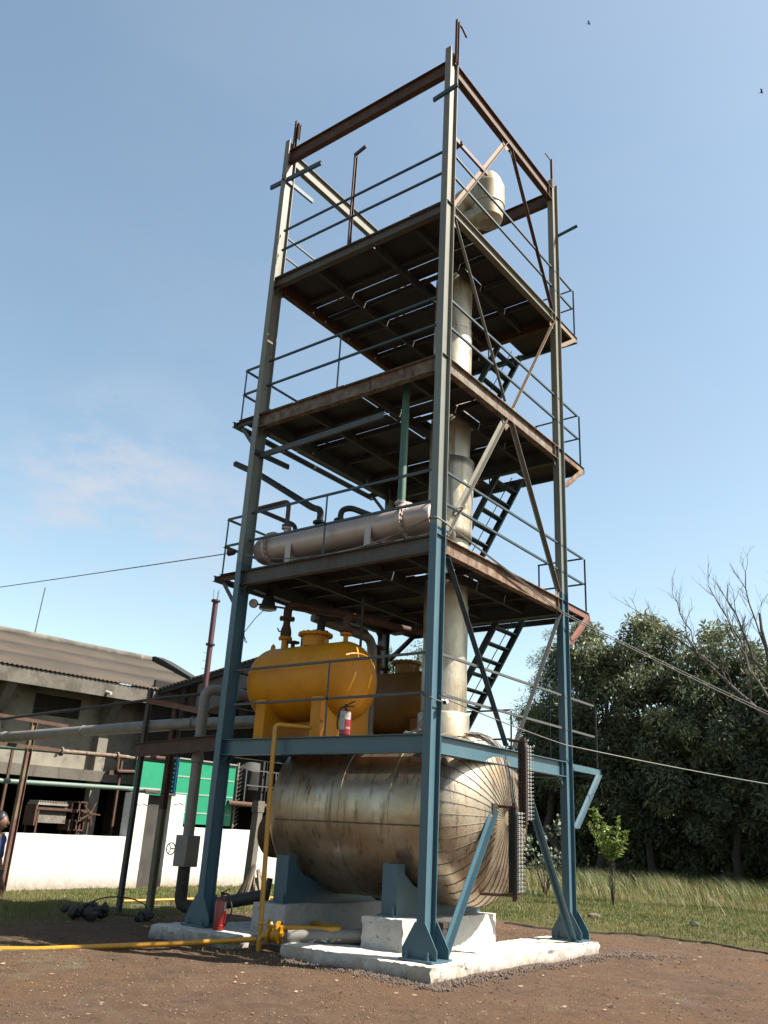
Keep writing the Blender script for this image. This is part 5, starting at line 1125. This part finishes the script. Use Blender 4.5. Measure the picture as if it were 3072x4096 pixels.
bk=thing('brick_stack','stack of dark bricks on the slab beside the white saddle block','bricks',(-.35,1.1,0)); m=MB()
for k in range(5):
    for j in range(2): m.box(-.52+rd.uniform(-.01,.01),-.30+rd.uniform(-.01,.01),.86+j*.12,.965+j*.12+rd.uniform(-.01,.01),.001+k*.072,.070+k*.072)
m.build('bricks',wmat('dark_brick',(.07,.04,.032),(.04,.03,.027),None,.9,sc=8,bmp=.5,bd=.01),bk)
# person at the left edge of the frame
pr=thing('person','person in a blue shirt and dark trousers, mostly cut off by the left edge','person',(-5.33,-2.60,-.22))
skin=wmat('brown_skin',(.20,.10,.06),rough=.6,bmp=0,K=.6)
def skinbody(chains,name,mat,parent,sub=2):
    me=bpy.data.meshes.new(name); vs_=[];es=[];rs=[]; idx={}
    for ch in chains:
        prev=None
        for (p,r_) in ch:
            key=tuple(round(c,4) for c in p)
            if key not in idx: idx[key]=len(vs_); vs_.append(Vector(p)); rs.append(r_)
            if prev is not None and prev!=idx[key]: es.append((prev,idx[key]))
            prev=idx[key]
    me.from_pydata(vs_,es,[]); o=bpy.data.objects.new(name,me); scn.collection.objects.link(o); me.materials.append(mat)
    sk=o.modifiers.new('skin','SKIN'); sk.use_smooth_shade=True
    for i,r_ in enumerate(rs): v=me.skin_vertices[0].data[i]; v.radius=(r_ if isinstance(r_,tuple) else (r_,r_)); v.use_root=(i==0)
    sb_=o.modifiers.new('sub','SUBSURF'); sb_.levels=sub; sb_.render_levels=sub; o.parent=parent; return o
def hand(s):
    w_=(s*.27,.10,.78); c=[]
    for k,(dy,l) in enumerate(((-.03,.085),(-.01,.095),(.01,.09),(.03,.07))): c.append([((s*.275,.11+.0,.72),.022),((s*.275,.11+dy,.66),.009),((s*.275,.115+dy,.66-l*.5),.008),((s*.265,.125+dy,.66-l),.007)])
    c.append([((s*.275,.11,.72),.022),((s*.255,.145,.69),.010),((s*.25,.16,.65),.009)]); return c
body=[[((0,0,.90),(.14,.11)),((0,0,1.05),(.13,.10)),((0,.02,1.22),(.15,.105)),((0,.02,1.33),(.13,.08)),((0,.03,1.41),(.05,.05)),((0,.05,1.46),(.05,.05))]]
for s in (-1,1):
    body.append([((0,0,.90),(.14,.11)),((s*.09,0,.84),.085),((s*.10,.01,.47),.058),((s*.10,-.01,.10),.038),((s*.10,.0,.045),.04),((s*.11,.13,.03),.03)])
    body.append([((0,.02,1.33),(.13,.08)),((s*.17,.01,1.32),.055),((s*.24,0,1.06),.042),((s*.27,.06,.82),.028),((s*.275,.11,.72),.022)]); body+=hand(s)
bd=skinbody(body,'body',skin,pr)
hd=MB(); g=bmesh.ops.create_uvsphere(hd.bm,u_segments=24,v_segments=16,radius=1)
for v in g['verts']:
    x_,y_,z_=v.co; v.co=Vector((x_*.078*(1-.15*max(0,-z_)),.06+y_*.098,1.545+z_*.118)); 
    if y_>.8 and abs(z_)<.25: v.co.y+=.008
hd.blob((0,.165,1.53),.018,1,2,.02,(.8,1.2,1.4)).blob((-.08,.05,1.54),.03,2,2,.03,(.35,.7,1)).blob((.08,.05,1.54),.03,2,2,.03,(.35,.7,1)).tube([(-.025,.148,1.485),(0,.155,1.483),(.025,.148,1.485)],.006,6)
hd.build('head',skin,pr,root=None) if 0 else None
pr['_local']=1
hd.build('head',skin,pr)
ey=MB().blob((-.03,.142,1.56),.011,1,2,.01).blob((.03,.142,1.56),.011,1,2,.01); ey.build('eyes',blackm,pr)
hr=MB(); g=bmesh.ops.create_uvsphere(hr.bm,u_segments=24,v_segments=14,radius=1)
for v in g['verts']: x_,y_,z_=v.co; k=1+.05*math.sin(9*x_+7*z_); v.co=Vector((x_*.094*k,.028+y_*.112*k,1.585+max(z_,-.75+.75*max(0,y_))*.108*k))
hr.build('hair',blackm,pr)
shirtm=wmat('blue_shirt',(.03,.06,.22),(.04,.08,.28),None,.8,sc=6); trm=wmat('dark_trousers',(.03,.03,.04),None,None,.8)
sh=[[((0,.0,.86),(.155,.125)),((0,0,1.05),(.145,.115)),((0,.02,1.22),(.165,.12)),((0,.02,1.33),(.14,.09)),((0,.03,1.385),(.062,.06))]]
for s in (-1,1): sh.append([((0,.02,1.33),(.14,.09)),((s*.17,.01,1.325),.070),((s*.22,0,1.14),.060),((s*.245,.01,1.05),.056)])
skinbody(sh,'shirt',shirtm,pr)
tr_=[]
for s in (-1,1): tr_.append([((0,0,.90),(.15,.12)),((s*.09,0,.83),.097),((s*.10,.01,.47),.073),((s*.10,-.01,.09),.060)])
skinbody(tr_,'trousers',trm,pr)
for s in (-1,1): MB().blob((s*.105,.07,.03),.10,3,2,.02,(.45,1.25,.35)).build('shoe',blackm,pr)
pr.rotation_euler=(0,0,R_(-60)); pr.scale=(.97,.97,.97)
del pr['_local']; 
for o in scn.objects:
    if '_local' in o: del o['_local']
# two birds far up
for k,(p,lb) in enumerate((((-3.04,14,31.37),'small blurred bird high in the sky right of the tower top'),((2.65,14,24.39),'small bird near the right edge of the sky'))):
    b=MB(); c=Vector(p); ax=Vector((.8,.55,.1)) if k==0 else Vector((.8,.5,.28))
    b.lathe([(-.06,0),(-.04,.012),(0,.022),(.04,.018),(.068,.01),(.084,0)],c,ax,10)
    b.plate([c+Vector((-.01,0,.004)),c+Vector((.03,0,.006)),c+Vector((.05,-.06,.056)),c+Vector((.0,-.11,.068))],(0,0,1),.003).plate([c+Vector((-.01,0,.004)),c+Vector((.03,0,.006)),c+Vector((.04,.06,.044)),c+Vector((-.01,.12,.036))],(0,0,1),.003)
    b.plate([c-ax*.05,c-ax*.11+Vector((.012,-.012,0)),c-ax*.11+Vector((-.012,.012,0))],(0,0,1),.003)
    tag(b.build('bird',darkm),lb,'bird','birds in the sky')
